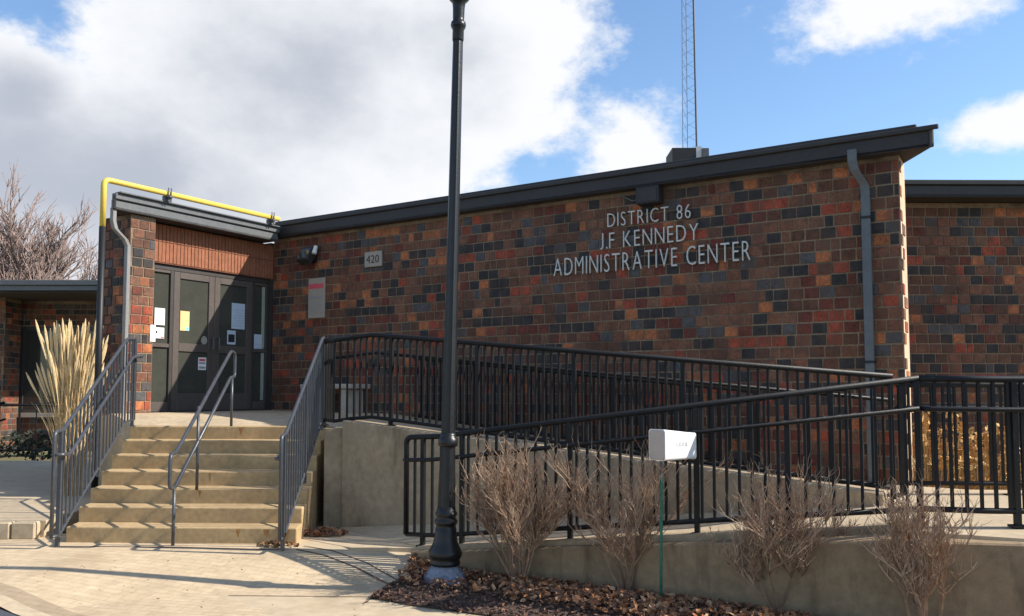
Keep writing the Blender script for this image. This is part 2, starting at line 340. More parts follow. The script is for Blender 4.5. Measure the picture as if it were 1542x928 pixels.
# ------------------------------------------------------------------ building
bld = thing('brick_building', 'low multicoloured brick building with dark flat roof and glass entrance', 'building', (A[0], A[1], 0))
BI = bld.matrix_basis.inverted(); bld_loc = Vector(bld.location)
def under(o, parent=bld):
    """child built in world coordinates under a parent at bld_loc"""
    o.parent = parent
    if parent is bld: o.matrix_parent_inverse = Matrix.Translation(-bld_loc)
    return o
COURSE, BLEN, JT = .129, .163, .0165
brick_list = []                                         # (screen area, wall object, T, half?, colour)
def brick_wall(name, p, d, n, length, z0, z1, holes=(), thick=.25, first=0.0, ztop=None):
    T = frame(p, d, n)
    mb = MB()
    xs = sorted({0, length} | {h[0] for h in holes} | {h[1] for h in holes}); zs = sorted({z0, z1} | {h[2] for h in holes} | {h[3] for h in holes})
    for i in range(len(xs) - 1):
        for j in range(len(zs) - 1):
            cx, cz = (xs[i] + xs[i + 1]) / 2, (zs[j] + zs[j + 1]) / 2
            if any(h[0] < cx < h[1] and h[2] < cz < h[3] for h in holes): continue
            mb.box(xs[i], xs[i + 1], 0, thick, zs[j], zs[j + 1], T)
    wall = under(mb.build(name, M['mortar']))
    r = 0; z = z0; prev = 1
    while z + COURSE <= z1 + .03:
        zt = min(z + COURSE, z1); x = -(r % 2) * BLEN * .5 + first + random.uniform(-.012, .012)
        while x < length:
            L_ = BLEN * random.choice((1, 1, 1, 1, 1, 1, .98, 1.02, .6)); a, b = max(x, 0.0), min(x + L_, length); x += L_
            if b - a < .04: continue
            segs = [(a, b)]
            for h in holes:
                if h[2] < zt - .03 and h[3] > z + .03:
                    ns = []
                    for q0, q1 in segs:
                        if q1 <= h[0] or q0 >= h[1]: ns.append((q0, q1))
                        else:
                            if q0 < h[0]: ns.append((q0, h[0]))
                            if q1 > h[1]: ns.append((h[1], q1))
                    segs = ns
            for q0, q1 in segs:
                if q1 - q0 < .03: continue
                c = prev if random.random() < .2 else random.choices(range(len(BRICKS)), BW)[0]; prev = c
                w = T @ Vector(((q0 + q1) / 2, 0, (z + zt) / 2)); px, py = proj(*w)
                w2 = T @ Vector((q1, 0, z)); w1 = T @ Vector((q0, 0, z)); ar = abs(proj(*w2)[0] - proj(*w1)[0]) * F_PX * (zt - z) / w.y
                if w.y < 1 or not (0 < px < W_PX and 0 < py < 575): ar = 0
                brick_list.append((ar, wall, T, q0 + JT / 2, q1 - JT / 2, z + JT / 2, zt - JT / 2, c))
        z += COURSE; r += 1
    return wall
# main wall and its right end
w_main = brick_wall('main_wall', A, D, N, WLEN, .30, WTOP, thick=.28)
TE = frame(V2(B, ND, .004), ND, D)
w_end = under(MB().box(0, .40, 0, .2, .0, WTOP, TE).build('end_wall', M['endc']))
for i in range(30):
    c = random.choices((5, 6, 1, 3), (3, 4, 2, 2))[0]
    if i % 2 or random.random() < .4: brick_list.append((0, w_end, TE, .004 if i % 2 else .1, random.uniform(.08, .16) if i % 2 else random.uniform(.2, .38), .04 + i * COURSE, .04 + (i + 1) * COURSE - JT, c))
# entrance: pier, its return, the shaded face to the left of it
U0, U1, U2 = .06, 2.33, 2.70                            # door opening and pier along the door wall
REC = .22
PD = V2(A, D, REC)                                      # plane of the pier face
w_pier = brick_wall('pier_wall', V2(PD, N, U1), N, D, U2 - U1, .2, 3.87, thick=.20)
w_ret = None
pc = V2(PD, N, U2)
DL = (-D[0], -D[1])
w_left = brick_wall('side_wall', V2(V2(pc, DL, .62), N, .0), D, N, .615, .2, 3.87, thick=.3)
# right wing
RW0 = (4.3, 11.02); RWD = (math.cos(R(.5)), math.sin(R(.5))); RWN = (RWD[1], -RWD[0])
w_right = brick_wall('right_wing_wall', RW0, RWD, RWN, 7.5, .05, 3.98, thick=.3)
# left wing
LWY = 20.0
w_lw = brick_wall('left_wing_wall', (-17.0, LWY), (1, 0), (0, -1), 8.2, .1, 3.66, holes=[(5.28, 7.6, 1.0, 3.05)], thick=.3)
w_lp = brick_wall('left_wing_pier', (-13.4, 19.3), (1, 0), (0, -1), 1.75, .1, 3.66, thick=.65)
w_lp2 = brick_wall('left_wing_return', (-11.644, 19.31), (0, 1), (1, 0), .64, .1, 3.66, thick=.1)
# lay the bricks: the 300 that show largest are parts, the rest one joined part for each wall
brick_mesh = {}
def brick_geo(w, h, d=.008, ch=.003):
    x, z = w / 2, h / 2
    vs = [(-x, .002, -z), (x, .002, -z), (x, .002, z), (-x, .002, z), (-x, -d + ch, -z), (x, -d + ch, -z), (x, -d + ch, z), (-x, -d + ch, z),
          (-x + ch, -d, -z + ch), (x - ch, -d, -z + ch), (x - ch, -d, z - ch), (-x + ch, -d, z - ch)]
    fs = [(0, 1, 5, 4), (1, 2, 6, 5), (2, 3, 7, 6), (3, 0, 4, 7), (4, 5, 9, 8), (5, 6, 10, 9), (6, 7, 11, 10), (7, 4, 8, 11), (8, 9, 10, 11)]
    return vs, fs
brick_list.sort(key=lambda b: -b[0])
rest = {}
for k, (ar, wall, T, x0, x1, z0, z1, c) in enumerate(brick_list):
    w, h = x1 - x0, z1 - z0; q = random.uniform(-.0022, .0015)
    Tl = T @ Matrix.Translation(((x0 + x1) / 2, q, (z0 + z1) / 2)) @ Matrix.Rotation(random.uniform(-.008, .008), 4, 'Y')
    if k < 300:
        key = (round(w, 2), round(h, 2), c)
        if key not in brick_mesh: brick_mesh[key] = MB().add(*brick_geo(round(w, 2), round(h, 2))).mesh('brick', BRICKS[c])
        inst('brick', brick_mesh[key], wall, Tl)
    else:
        vs, fs = brick_geo(w, h); rest.setdefault(wall.name, (wall, MB()))[1].add([Tl @ Vector(v) for v in vs], fs, c)
for wall, mb in rest.values():
    o = mb.build('bricks', BRICKS, wall); o['kind'] = 'stuff'
# header above the doors: soldier course
mb = MB(); mb.box(U0 - .055, U1, .0, .2, 3.302, 3.86, TDR); hd = under(mb.build('header', M['headm']))
mb = MB(); x = U0 - .05; i = 0
while x < U1 - .02:
    for za, zb in ((3.315, 3.60), (3.61, 3.855)):
        vs, fs = brick_geo(.05, zb - za - .004); Tl = TDR @ Matrix.Translation((x + .03, random.uniform(-.003, .002), (za + zb) / 2)); mb.add([Tl @ Vector(v) for v in vs], fs)
    x += .0605
mb.build('soldier_bricks', M['soldier'], hd)['kind'] = 'stuff'
# doors
dr = under(bpy.data.objects.new('entrance_doors', None)); col.objects.link(dr)
DZ0 = 1.205
def dpart(name, m, boxes, bevw=.004):
    mb = MB()
    for b in boxes: mb.box(*b, TDR)
    o = mb.build(name, m, dr); bev(o, bevw) if bevw else None; return o
DT = 3.30
dpart('frame', M['frame_d'], [(U0, U1, .035, .155, DT - .075, DT - .002), (U0, U0 + .06, .03, .15, DZ0, DT - .076), (U1 - .055, U1 - .002, .03, .15, DZ0, DT - .076), (.35, .405, .03, .15, DZ0, DT - .076), (1.83, 1.885, .03, .15, DZ0, DT - .076)])
dpart('threshold', M['frame_d'], [(U0, U1, .0, .16, DZ0 - .05, DZ0)])
for nm, a, b in (('sidelight', .122, .348), ('sidelight', 1.888, U1 - .058)):
    for z_a, z_b in ((2.115, 2.17), (DZ0 + .002, DZ0 + .14), (DT - .12, DT - .08)): dpart('sidelight_rail', M['bronze'], [(a, b, .03, .10, z_a, z_b)])
    dpart('pane', M['glass'], [(a, b, .06, .072, DZ0 + .142, 2.113)], 0); dpart('pane', M['glass'], [(a, b, .06, .072, 2.172, DT - .122)], 0)
dpart('blind', M['shade'], [(.125, .185, .052, .058, DZ0 + .15, 2.11)], 0); dpart('blind', M['shade'], [(.125, .185, .052, .058, 2.18, DT - .125)], 0)
for (a, b, hand) in ((.408, 1.116, 1), (1.121, 1.827, 0)):
    st = .10
    dpart('door_leaf', M['bronze'], [(a, a + st, .03, .085, DZ0 + .005, DT - .08), (b - st, b, .03, .085, DZ0 + .005, DT - .08), (a + st, b - st, .03, .085, DT - .175, DT - .08),
                                    (a + st, b - st, .03, .085, 2.07, 2.19), (a + st, b - st, .03, .085, DZ0 + .005, DZ0 + .26)])
    dpart('pane', M['glass'], [(a + st, b - st, .052, .064, DZ0 + .26, 2.07)], 0); dpart('pane', M['glass'], [(a + st, b - st, .052, .064, 2.19, DT - .175)], 0)
    hx = (b - .05) if hand else (a + .05)
    mb = MB(); mb.tube([TDR @ Vector((hx, -.03, 2.12)), TDR @ Vector((hx, -.03, 2.30))], .012, 8); mb.box(hx - .014, hx + .014, -.03, .032, 2.12, 2.145, TDR); mb.box(hx - .014, hx + .014, -.03, .032, 2.275, 2.30, TDR); mb.build('handle', M['steel'], dr)
under(MB().box(-.30, U0 - .002, .012, .30, .2, 3.9, TDR).build('jamb', M['frame_d']))
# dark vestibule behind the panes
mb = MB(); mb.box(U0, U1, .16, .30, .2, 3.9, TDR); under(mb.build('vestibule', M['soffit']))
# pier return (brick colour, lit edge)
# roofs
def slab(name, poly, z0, z1, m): return under(MB().prism(poly, z0, z1).build(name, m))
def ccw(p): return p if sum(p[i][0] * p[(i + 1) % len(p)][1] - p[(i + 1) % len(p)][0] * p[i][1] for i in range(len(p))) > 0 else p[::-1]
Ff = (4.25, 8.36)
mfa = V2(V2(A, D, .10), N, .15)
rp = ccw([mfa, Ff, (4.30, 17), (-5.0, 17), V2(A, N, -.3)])
under(MB().prism(rp, WTOP + .002, WTOP + .03).build('soffit', M['soffit']))
def fascia(name, p, q, z0, z1, t, m, n):
    d = Vector((q[0] - p[0], q[1] - p[1])); l = d.length; d /= l
    T = frame(p, d, n); o = under(MB().box(0, l, 0, t, z0, z1, T).build(name, m)); bev(o, .008); return o
mf = fascia('fascia', mfa, Ff, WTOP - .002, 4.165, .04, M['fascia'], N)
fascia('fascia', V2(Ff, D, -.002), (4.298, 17), WTOP - .004, 4.163, .04, M['fascia'], (1, 0))
e0 = V2(mfa, N, .035); e1 = V2(V2(Ff, N, .035), D, .05)
fascia('drip_edge', e0, e1, 4.12, 4.168, .034, M['fascia'], N)
fascia('roof_edge', V2(mfa, N, -.06), V2(V2(Ff, N, -.06), D, -.16), 4.166, 4.225, .3, M['fascia'], N)
slab('roof', ccw([V2(mfa, N, -.1), V2(V2(Ff, N, -.1), D, -.06), (4.2, 17), (-5.0, 17), V2(A, N, -.3)]), WTOP + .035, 4.18, M['roofing'])
# entrance roof
EO = .30; ET0, ET1 = 3.875, 4.085
ep0 = V2(V2(A, D, EO), N, .19); ep1 = V2(V2(A, D, EO), N, 3.02)
sd_ = (-.42, .9075)
epb = V2(ep1, sd_, 5.0); epc = V2(ep0, DL, 4.2)
under(MB().prism(ccw([ep0, ep1, epb, epc]), ET0 + .002, ET0 + .028).build('entrance_soffit', M['soffit']))
fascia('entrance_fascia', ep1, ep0, ET0 - .002, 4.0, .04, M['fascia_l'], D)
fascia('entrance_gutter', V2(V2(ep1, D, .03), N, -.02), V2(ep0, D, .03), 4.004, ET1, .09, M['fascia_l'], D)
fascia('entrance_drip', V2(V2(ep1, D, .07), N, -.06), V2(ep0, D, .07), ET1 - .002, ET1 + .022, .13, M['fascia_l'], D)
fascia('entrance_side_fascia', V2(epb, sd_, .0), ep1, ET0 - .004, 4.05, .04, M['fascia'], (-.9075, -.42))
slab('entrance_roof', ccw([V2(ep0, D, -.05), V2(V2(ep1, D, -.06), N, -.06), V2(epb, D, .06), epc]), ET0 + .03, ET1 - .01, M['roofing'])
# walls that close the block behind
pl = V2(pc, DL, .62)
under(MB().prism(ccw([pl, V2(pl, sd_, 4.6), V2(V2(pl, sd_, 4.6), D, .25), V2(pl, D, .25)]), .1, 3.86).build('rear_side_wall', M['b_umber']))
under(MB().prism([(4.05, 9.3), (4.25, 9.3), (4.25, 11.3), (4.05, 11.3)], 0, 3.95).build('link_wall', M['b_umber']))
# right wing roof
rf0 = V2(RW0, RWN, .32); rf1 = V2(rf0, RWD, 7.6)
under(MB().prism(ccw([rf0, rf1, V2(rf1, RWN, -5), V2(rf0, RWN, -5)]), 3.99, 4.02).build('right_wing_soffit', M['soffit']))
fascia('right_wing_fascia', rf0, rf1, 3.985, 4.14, .04, M['fascia'], RWN)
fascia('right_wing_drip', V2(rf0, RWN, .03), V2(rf1, RWN, .03), 4.142, 4.205, .12, M['fascia'], RWN)
slab('right_wing_roof', ccw([V2(rf0, RWN, -.12), V2(rf1, RWN, -.12), V2(rf1, RWN, -5), V2(rf0, RWN, -5)]), 4.025, 4.19, M['roofing'])
# left wing roof and window
under(MB().box(-18, -8.6, 18.2, 24, 3.662, 3.69).build('left_wing_soffit', M['soffit']))
fascia('left_wing_fascia', (-18, 18.2), (-8.6, 18.2), 3.658, 3.80, .05, M['fascia_l'], (0, -1))
fascia('left_wing_drip', (-18, 18.15), (-8.6, 18.15), 3.804, 3.915, .2, M['fascia_l'], (0, -1))
under(MB().box(-18, -8.6, 18.35, 24, 3.7, 3.9).build('left_wing_roof', M['roofing']))
wn = under(bpy.data.objects.new('window', None)); col.objects.link(wn)
X0, X1 = -11.72, -9.4
mb = MB()
for b in ((X0, X1, 2.95, 3.05), (X0, X1, 1.0, 1.09), (X0, X0 + .12, 1.09, 2.95), (-10.5, -10.38, 1.09, 2.95), (X1 - .12, X1, 1.09, 2.95)): mb.box(b[0], b[1], LWY + .02, LWY + .12, b[2], b[3])
mb.build('frame', M['frame_d'], wn)
for a, b in ((X0 + .12, -10.5), (-10.38, X1 - .12)): MB().box(a, b, LWY + .06, LWY + .07, 1.09, 2.95).build('pane', M['glass_w'], wn)
MB().box(X0 - .1, X1 + .1, LWY - .12, LWY + .1, .90, .998).build('sill', M['bench'], wn)
# downspouts
def rect_tube(name, pts, w, d, m, nrm, parent=None, dr_=None):
    """flat rectangular pipe following pts, wide side facing nrm"""
    mb = MB(); nv = Vector((nrm[0], nrm[1], 0)); P = [Vector(p) for p in pts]; vs = []
    side = Vector((-nrm[1], nrm[0], 0))
    for p in P: vs += [p + side * (w / 2) + nv * (d / 2), p - side * (w / 2) + nv * (d / 2), p - side * (w / 2) - nv * (d / 2), p + side * (w / 2) - nv * (d / 2)]
    fs = [(i * 4 + j, i * 4 + (j + 1) % 4, (i + 1) * 4 + (j + 1) % 4, (i + 1) * 4 + j) for i in range(len(P) - 1) for j in range(4)] + [(0, 3, 2, 1), tuple(len(vs) - 4 + j for j in range(4))]
    mb.add(vs, fs); o = under(mb.build(name, m)); bev(o, .008, 2); return o
dsp = rect_tube('downspout', [W(8.90, WTOP + .06, .225), W(8.90, WTOP - .06, .225), W(8.92, WTOP - .16, .20), W(8.99, WTOP - .30, .085), W(8.995, WTOP - .36, .07), W(8.995, .55, .07)], .088, .07, M['downs'], N)
for z_ in (1.78, 3.3):
    o = MB().box(8.94, 9.05, -.112, -.0, z_, z_ + .025, TW).build('strap', M['blackp'], dsp); o.matrix_parent_inverse = dsp.matrix_parent_inverse.inverted() if False else Matrix.Identity(4)
pe = V2(V2(pc, N, .04), D, -.06)
def EP(u, z, off): q = V2(V2(A, N, u), D, off); return (q[0], q[1], z)
rect_tube('entrance_downspout', [EP(2.97, 3.90, .24), EP(2.97, 3.72, .24), EP(2.94, 3.62, .24), EP(2.79, 3.50, .235), EP(2.745, 3.42, .23), EP(2.745, .3, .23)], .055, .07, M['downw'], D)
# ------------------------------------------------------------------ things on the building
def text_mesh(txt, size, depth=.006, offset=0.0, sx=1.0, align='LEFT'):
    cu = bpy.data.curves.new('t', 'FONT'); cu.body = txt; cu.size = size; cu.extrude = depth; cu.offset = offset; cu.resolution_u = 3
    o = bpy.data.objects.new('t', cu); col.objects.link(o); bpy.context.view_layer.update()
    dg = bpy.context.evaluated_depsgraph_get(); me = bpy.data.meshes.new_from_object(o.evaluated_get(dg)); bpy.data.objects.remove(o); return me
def extent(me): xs = [v.co.x for v in me.vertices]; ys = [v.co.y for v in me.vertices]; return min(xs), max(xs), min(ys), max(ys)
sg = thing('wall_lettering', 'three lines of raised silver metal letters on the brick wall', 'lettering', W(6.5, 2.97, .03))
sgi = Matrix.Translation(-Vector(sg.location))
def text_line(txt, s0, s1, z0, z1, stroke=-.004):
    cap = z1 - z0
    cache = {}
    adv = []; x = 0; base = {}
    for ch in txt:
        if ch == ' ': adv.append((None, x, 0)); x += .42; continue
        if ch not in cache: cache[ch] = text_mesh(ch, 1.0, 0, 0)
        a, b, c, d_ = extent(cache[ch]); wdt = (b - a); adv.append((ch, x, a)); x += wdt + (.17 if ch != '.' else .10)
    total = x - .17; capu = extent(cache['E' if 'E' in cache else 'D'])[3]; sxx = (s1 - s0) / total; szz = cap / capu
    built = {}
    for ch, xo, a in adv:
        if ch is None: continue
        if ch not in built:
            me = text_mesh(ch, 1.0, .5, -.014)
            y0_ = min(v.co.y for v in me.vertices); y1_ = max(v.co.y for v in me.vertices)
            for v in me.vertices: v.co = ((v.co.x - a) * sxx, v.co.z * .026, ((v.co.y - y0_) * capu / (y1_ - y0_) if ch == 'J' else v.co.y) * szz)
            me.materials.clear(); me.materials.append(M['letter']); built[ch] = me
        inst('letter', built[ch], sg, sgi @ TW @ Matrix.Translation((s0 + xo * sxx, -.036, z0)))
text_line('DISTRICT 86', 5.985, 7.067, 3.528, 3.702)
text_line('J.F KENNEDY', 5.884, 7.16, 3.258, 3.461)
text_line('ADMINISTRATIVE CENTER', 5.217, 7.766, 2.968, 3.198)
# address plate
ap = thing('address_plate', 'small square stone plate with house number 420 on the brick wall', 'plate', W(2.15, 3.45, .03)); api = Matrix.Translation(-Vector(ap.location))
o = MB().box(1.985, 2.318, -.045, -.014, 3.34, 3.57, TW).build('plate', M['plate'], ap); o.matrix_local = api; bev(o, .006)
me = text_mesh('420', .17, .002, -.002); a, b, c, d_ = extent(me)
for v in me.vertices: v.co = (v.co.x - (a + b) / 2, v.co.z * -1, v.co.y - (c + d_) / 2)
me.materials.clear(); me.materials.append(M['ink']); inst('number', me, ap, api @ TW @ Matrix.Translation((2.15, -.0475, 3.455)))
# notice sign
ns_ = thing('notice_sign', 'tall white notice sign with a red stripe on the brick wall', 'sign', W(1.0, 2.63, .03)); nsi = Matrix.Translation(-Vector(ns_.location))
def sgn(name, m, b): o = MB().box(*b, TW).build(name, m, ns_); o.matrix_local = nsi; return o
bev(sgn('board', M['plate'], (.825, 1.175, -.04, -.013, 2.63, 3.255)), .004)
sgn('red_stripe', M['pink'], (.84, 1.15, -.043, -.0405, 3.09, 3.165)); sgn('dark_stripe', M['grey'], (.86, 1.14, -.043, -.0405, 2.935, 2.975))
for i in range(7): sgn('text_line', M['grey'], (.87, 1.13 - .03 * (i % 3), -.042, -.0405, 2.70 + .03 * i, 2.71 + .03 * i))
# floodlight
fl = thing('floodlight', 'dark wall floodlight with a small pale sensor lamp', 'light', W(.92, 3.55, .05)); fli = Matrix.Translation(-Vector(fl.location))
def fp(name, m, mb): o = mb.build(name, m, fl); o.matrix_local = fli; return o
fp('bracket', M['blackp'], MB().box(.90, .98, -.07, -.013, 3.50, 3.72, TW))
T2 = TW @ Matrix.Translation((.90, -.16, 3.60)) @ Matrix.Rotation(R(-35), 4, 'X')
bev(fp('housing', M['fascia'], MB().box(-.13, .10, -.05, .09, -.12, .12, T2)), .015, 2)
fp('lens', M['glass'], MB().box(-.11, .08, -.054, -.051, -.10, .10, T2))
mb = MB(); mb.tube([W(1.05, 3.74, .11), W(1.05, 3.62, .15)], [.028, .038], 10); fp('sensor_lamp', M['paper'], mb)
mb = MB(); mb.tube([W(.96, 3.68, .05), W(1.05, 3.76, .08)], .012, 6); fp('arm', M['blackp'], mb)
# box under the eave
jb = thing('eave_box', 'dark box fixture under the eave above the lettering', 'fixture', W(6.55, 3.75, .05)); jbi = Matrix.Translation(-Vector(jb.location))
o = MB().box(6.42, 6.72, -.17, -.014, 3.74, 3.95, TW).build('box', M['vent'], jb); o.matrix_local = jbi; bev(o, .012, 2)
o = MB().box(6.45, 6.69, -.175, -.171, 3.765, 3.92, TW).build('cover', M['fascia'], jb); o.matrix_local = jbi
mb = MB(); mb.tube([W(6.14, 3.915, .03), W(6.2, 3.89, .03), W(6.32, 3.825, .03), W(6.42, 3.825, .035)], .009, 6); o = mb.build('conduit', M['downs'], jb); o.matrix_local = jbi
# yellow gas pipe
gp = thing('gas_pipe', 'yellow pipe bent along the edge of the entrance roof', 'pipe', EP(3.1, 2.0, .36)); gpi = Matrix.Translation(-Vector(gp.location))
def arc(p0, p1, p2, n=5):
    p0, p1, p2 = map(Vector, (p0, p1, p2)); return [p0 * (1 - t) ** 2 + p1 * 2 * t * (1 - t) + p2 * t * t for t in [i / n for i in range(n + 1)]]
YZ = 4.215; UO = 3.19
mb = MB(); mb.tube([EP(.24, YZ, .36), EP(UO - .09, YZ, .36)] + arc(EP(UO - .085, YZ, .36), EP(UO, YZ, .36), EP(UO, YZ - .085, .36)) + [EP(UO, YZ - .09, .36), EP(UO, 3.60, .36)], .037, 12); o = mb.build('pipe', M['yellow'], gp, True); o.matrix_local = gpi
mb = MB(); mb.tube([EP(UO, 3.598, .36), EP(UO, .25, .36)], .042, 12); o = mb.build('lower_pipe', M['blackp'], gp, True); o.matrix_local = gpi; tag(o, 'black lower run of the pipe')  # the pipe is black below its yellow bend
for u in (2.25, .40):
    mb = MB()
    for du in (-.022, .022): mb.tube([EP(u + du, 4.10, .36 + .045), EP(u + du, 4.29, .36 + .045)], .009, 6)
    mb.box(-.035, .035, -.09, .05, -.012, 0.012, frame(EP(u, 0, .36), N, D, 4.165)); mb.box(-.05, .05, -.03, .03, 0, .075, frame(EP(u, 0, .34), N, D, 4.105))
    o = mb.build('clamp', M['steel'], gp); o.matrix_local = gpi
# papers on the doors
def paper(name, label, u0, u1, z0, z1, m, off=.045, extra=(), cat='notice'):
    o = MB().box(u0, u1, -off - .0015, -off, z0, z1, TDR).build(name, m); tag(o, label, cat); o['group'] = 'papers taped to the entrance glass'
    if m in (M['paper'], M['paperb']) and not any(e[0] == 'picture' or e[0] == 'heading' for e in extra):
        nl = 4 if z1 - z0 < .3 else 7
        extra = list(extra) + [('text_line', M['fade'] if m is M['paper'] else M['grey2'], (u0 + .02, u1 - .02 - .03 * (q % 3), z0 + (z1 - z0) * (.12 + .10 * q) , z0 + (z1 - z0) * (.12 + .10 * q) + .007)) for q in range(nl)]
    for nm, mm, b in extra: MB().box(b[0], b[1], -off - .003, -off - .0018, b[2], b[3], TDR).build(nm, mm, o)
    return o
GO = -.048                                              # just in front of the pane
paper('paper_notice', 'upper white sheet taped to the left sidelight', 1.955, 2.12, 2.43, 2.67, M['paper'], GO, [('mark', M['cyan'], (2.03, 2.05, 2.58, 2.60))])
paper('paper_notice', 'lower white sheet taped to the left sidelight', 1.96, 2.13, 2.24, 2.395, M['paper'], GO, [('mark', M['ink'], (2.07, 2.095, 2.31, 2.345)), ('mark', M['pink'], (1.965, 2.01, 2.245, 2.265))])
paper('poster', 'small orange and blue poster on the left door pane', 1.545, 1.70, 2.375, 2.66, M['papero'], GO, [('patch', M['cyan'], (1.548, 1.60, 2.378, 2.43))], 'poster')
paper('warning_sign', 'white sign with red heading below the left door rail', 1.235, 1.375, 1.81, 1.995, M['paper'], GO, [('heading', M['pink'], (1.25, 1.36, 1.94, 1.975)), ('text_line', M['grey'], (1.25, 1.36, 1.90, 1.925)), ('text_line', M['grey'], (1.25, 1.36, 1.83, 1.86))], 'sign')
paper('paper_notice', 'large pale blue sheet on the shaded right door', .53, .785, 2.46, 2.86, M['paperb'], GO)
paper('photo_notice', 'small sheet with a dark picture on the right door', .70, .86, 2.215, 2.43, M['paperb'], GO, [('picture', M['ink'], (.72, .84, 2.25, 2.37))])
paper('paper_notice', 'grey sheet hanging in the right sidelight', .18, .34, 2.12, 2.40, M['paperb'], GO - .0)
o = MB().box(U1 - .035, U1 + .045, -REC - .013, -REC - .004, 2.17, 2.40, TDR).build('card_notice', M['paper']); tag(o, 'narrow white card on the edge of the brick pier', 'notice')
mb = MB(); mb.lathe([(.001, -.006), (.05, -.005), (.055, 0), (.045, .006)], n=14); me = mb.mesh('sticker', M['plate']); o = bpy.data.objects.new('door_sticker', me); col.objects.link(o)
o.matrix_world = TDR @ Matrix.Translation((1.28, .045, 2.25)) @ Matrix.Rotation(R(90), 4, 'X') @ Matrix.Scale(1.2, 4, (0, 1, 0)); tag(o, 'pale round disc low on the left door pane', 'sticker')
# bench by the wall
bn = thing('bench', 'low pale concrete bench against the wall behind the ramp railing', 'bench', W(1.6, 1.12, .3)); bni = Matrix.Translation(-Vector(bn.location))
for nm, b in (('seat', (1.15, 2.15, -.50, -.06, 1.53, 1.60)), ('leg', (1.25, 1.37, -.46, -.10, 1.0, 1.528)), ('leg', (1.93, 2.05, -.46, -.10, 1.0, 1.528))):
    o = MB().box(*b, TW).build(nm, M['bench'], bn); o.matrix_local = bni; bev(o, .01)
# roof unit and mast
ru = thing('roof_unit', 'dark metal unit on the flat roof below the mast', 'vent', (2.62, 12.1, 4.18))
MB().box(-.32, .02, -.2, .3, 0, .80).build('housing', M['vent'], ru); MB().box(.022, .10, -.2, .3, 0, .82).build('pale_panel', M['ventl'], ru)
MB().box(.102, .20, -.22, .3, 0, .79).build('duct', M['steel'], ru); mb = MB(); mb.lathe([(.10, 0), (.10, .68), (.06, .74), (.0, .76)], (.28, .1, 0), 12); mb.build('cowl', M['ventl'], ru)
an = thing('antenna_mast', 'tall thin lattice radio mast standing behind the roof edge', 'antenna', (2.99, 14.0, 4.18))
HT = 9.0
def leg_at(k, z):
    w = .135 * (1 - .5 * z / HT); a = (R(200), R(-20), R(90))[k]; return Vector((w * math.cos(a), w * math.sin(a), z))
for k, r in ((0, .005), (1, .016), (2, .005)): mb = MB(); mb.tube([leg_at(k, 0), leg_at(k, HT)], r, 6); mb.build('leg', M['steel'], an)
mb = MB()
for i in range(42):
    z = i * .21 + .05
    for a, b in ((0, 1), (1, 2), (2, 0)): mb.tube([leg_at(a, z), leg_at(b, min(HT, z + .14))], 0.0025, 4, 0, False)
mb.build('lattice_braces', M['steel'], an)
# ------------------------------------------------------------------ steps and landing
st = thing('concrete_steps', 'seven tan concrete steps up to the entrance with rust stains', 'steps', (-3.3, 8.4, 0)); sti = Matrix.Translation(-Vector(st.location))
NST = 7; RS = .152
def stair_l(k): t = k / 6; return (-4.40 - .27 * t, 8.42 + 1.93 * t)
def stair_r(k): t = k / 6; return (-2.10 - .17 * t, 8.33 + 1.95 * t)
for k in range(NST):
    a, b = stair_l(k), stair_r(k); c, d_ = (stair_r(k + 1), stair_l(k + 1)) if k < 6 else ((-2.27, 10.55), (-4.70, 10.60))
    g = -.024
    o = MB().prism([a, b, (c[0], c[1] + g + .02), (d_[0], d_[1] + g + .02)], -.05, RS * (k + 1)).build('step', M['steps'], st); o.matrix_local = sti
    bv = bev(o, .012, 2)
# rust streaks: thin flakes of stain lying proud of the risers under the posts
mb = MB()
def stain(x, k, w, h, side=0):
    t = (x - stair_l(k)[0]) / (stair_r(k)[0] - stair_l(k)[0]); y = stair_l(k)[1] + (stair_r(k)[1] - stair_l(k)[1]) * t - .003; z1 = RS * (k + 1) - .014
    n = 9; w *= .45; h *= 1.1; pts = [(x - w / 2 + w * i / n, y, z1) for i in range(n + 1)] + [(x + w / 2 - w * i / n, y, z1 - h * random.uniform(.35, 1) * math.sin(math.pi * (i + .6) / (n + 1.2))) for i in range(n + 1)]
    o = MB().add(pts, [tuple(range(len(pts)))]).build('rust_stain', M['rust'], st); o.matrix_local = sti
for x, k, w, h in ((-3.30, 6, .11, .12), (-3.31, 2, .07, .10), (-3.32, 3, .05, .12), (-2.3, 2, .14, .12), (-2.24, 1, .1, .08), (-2.42, 6, .22, .06), (-2.40, 0, .13, .1), (-2.2, 0, .12, .11), (-2.68, 0, .10, .08)): stain(x, k, w, h)

# landing: gently rising towards the doors; upper ramp; retaining wall; lower ramp
rm = thing('wheelchair_ramp', 'long concrete switchback ramp with retaining walls beside the steps', 'ramp', (0, 8.5, 0)); rmi = Matrix.Translation(-Vector(rm.location))
def rpart(name, poly, z0, z1, m, bw=.01):
    o = MB().prism(poly, z0, z1).build(name, m, rm); o.matrix_local = rmi; bev(o, bw, 1) if bw else None; return o
dA = V2(A, N, -.05); dP = V2(PD, N, U2 + .2); dQ = V2(dP, DL, .35)
Q0 = (-1.85, 9.60)                                      # front corner of the raised block beside the steps
UD = Vector((4.95, -2.54)).normalized(); UN = (UD[1], -UD[0])     # upper run: direction and outward normal
def UP(s, o=0): return (Q0[0] + UD[0] * s + UN[0] * o, Q0[1] + UD[1] * s + UN[1] * o)
wl = lambda s: V2(A, D, s, N, .01)
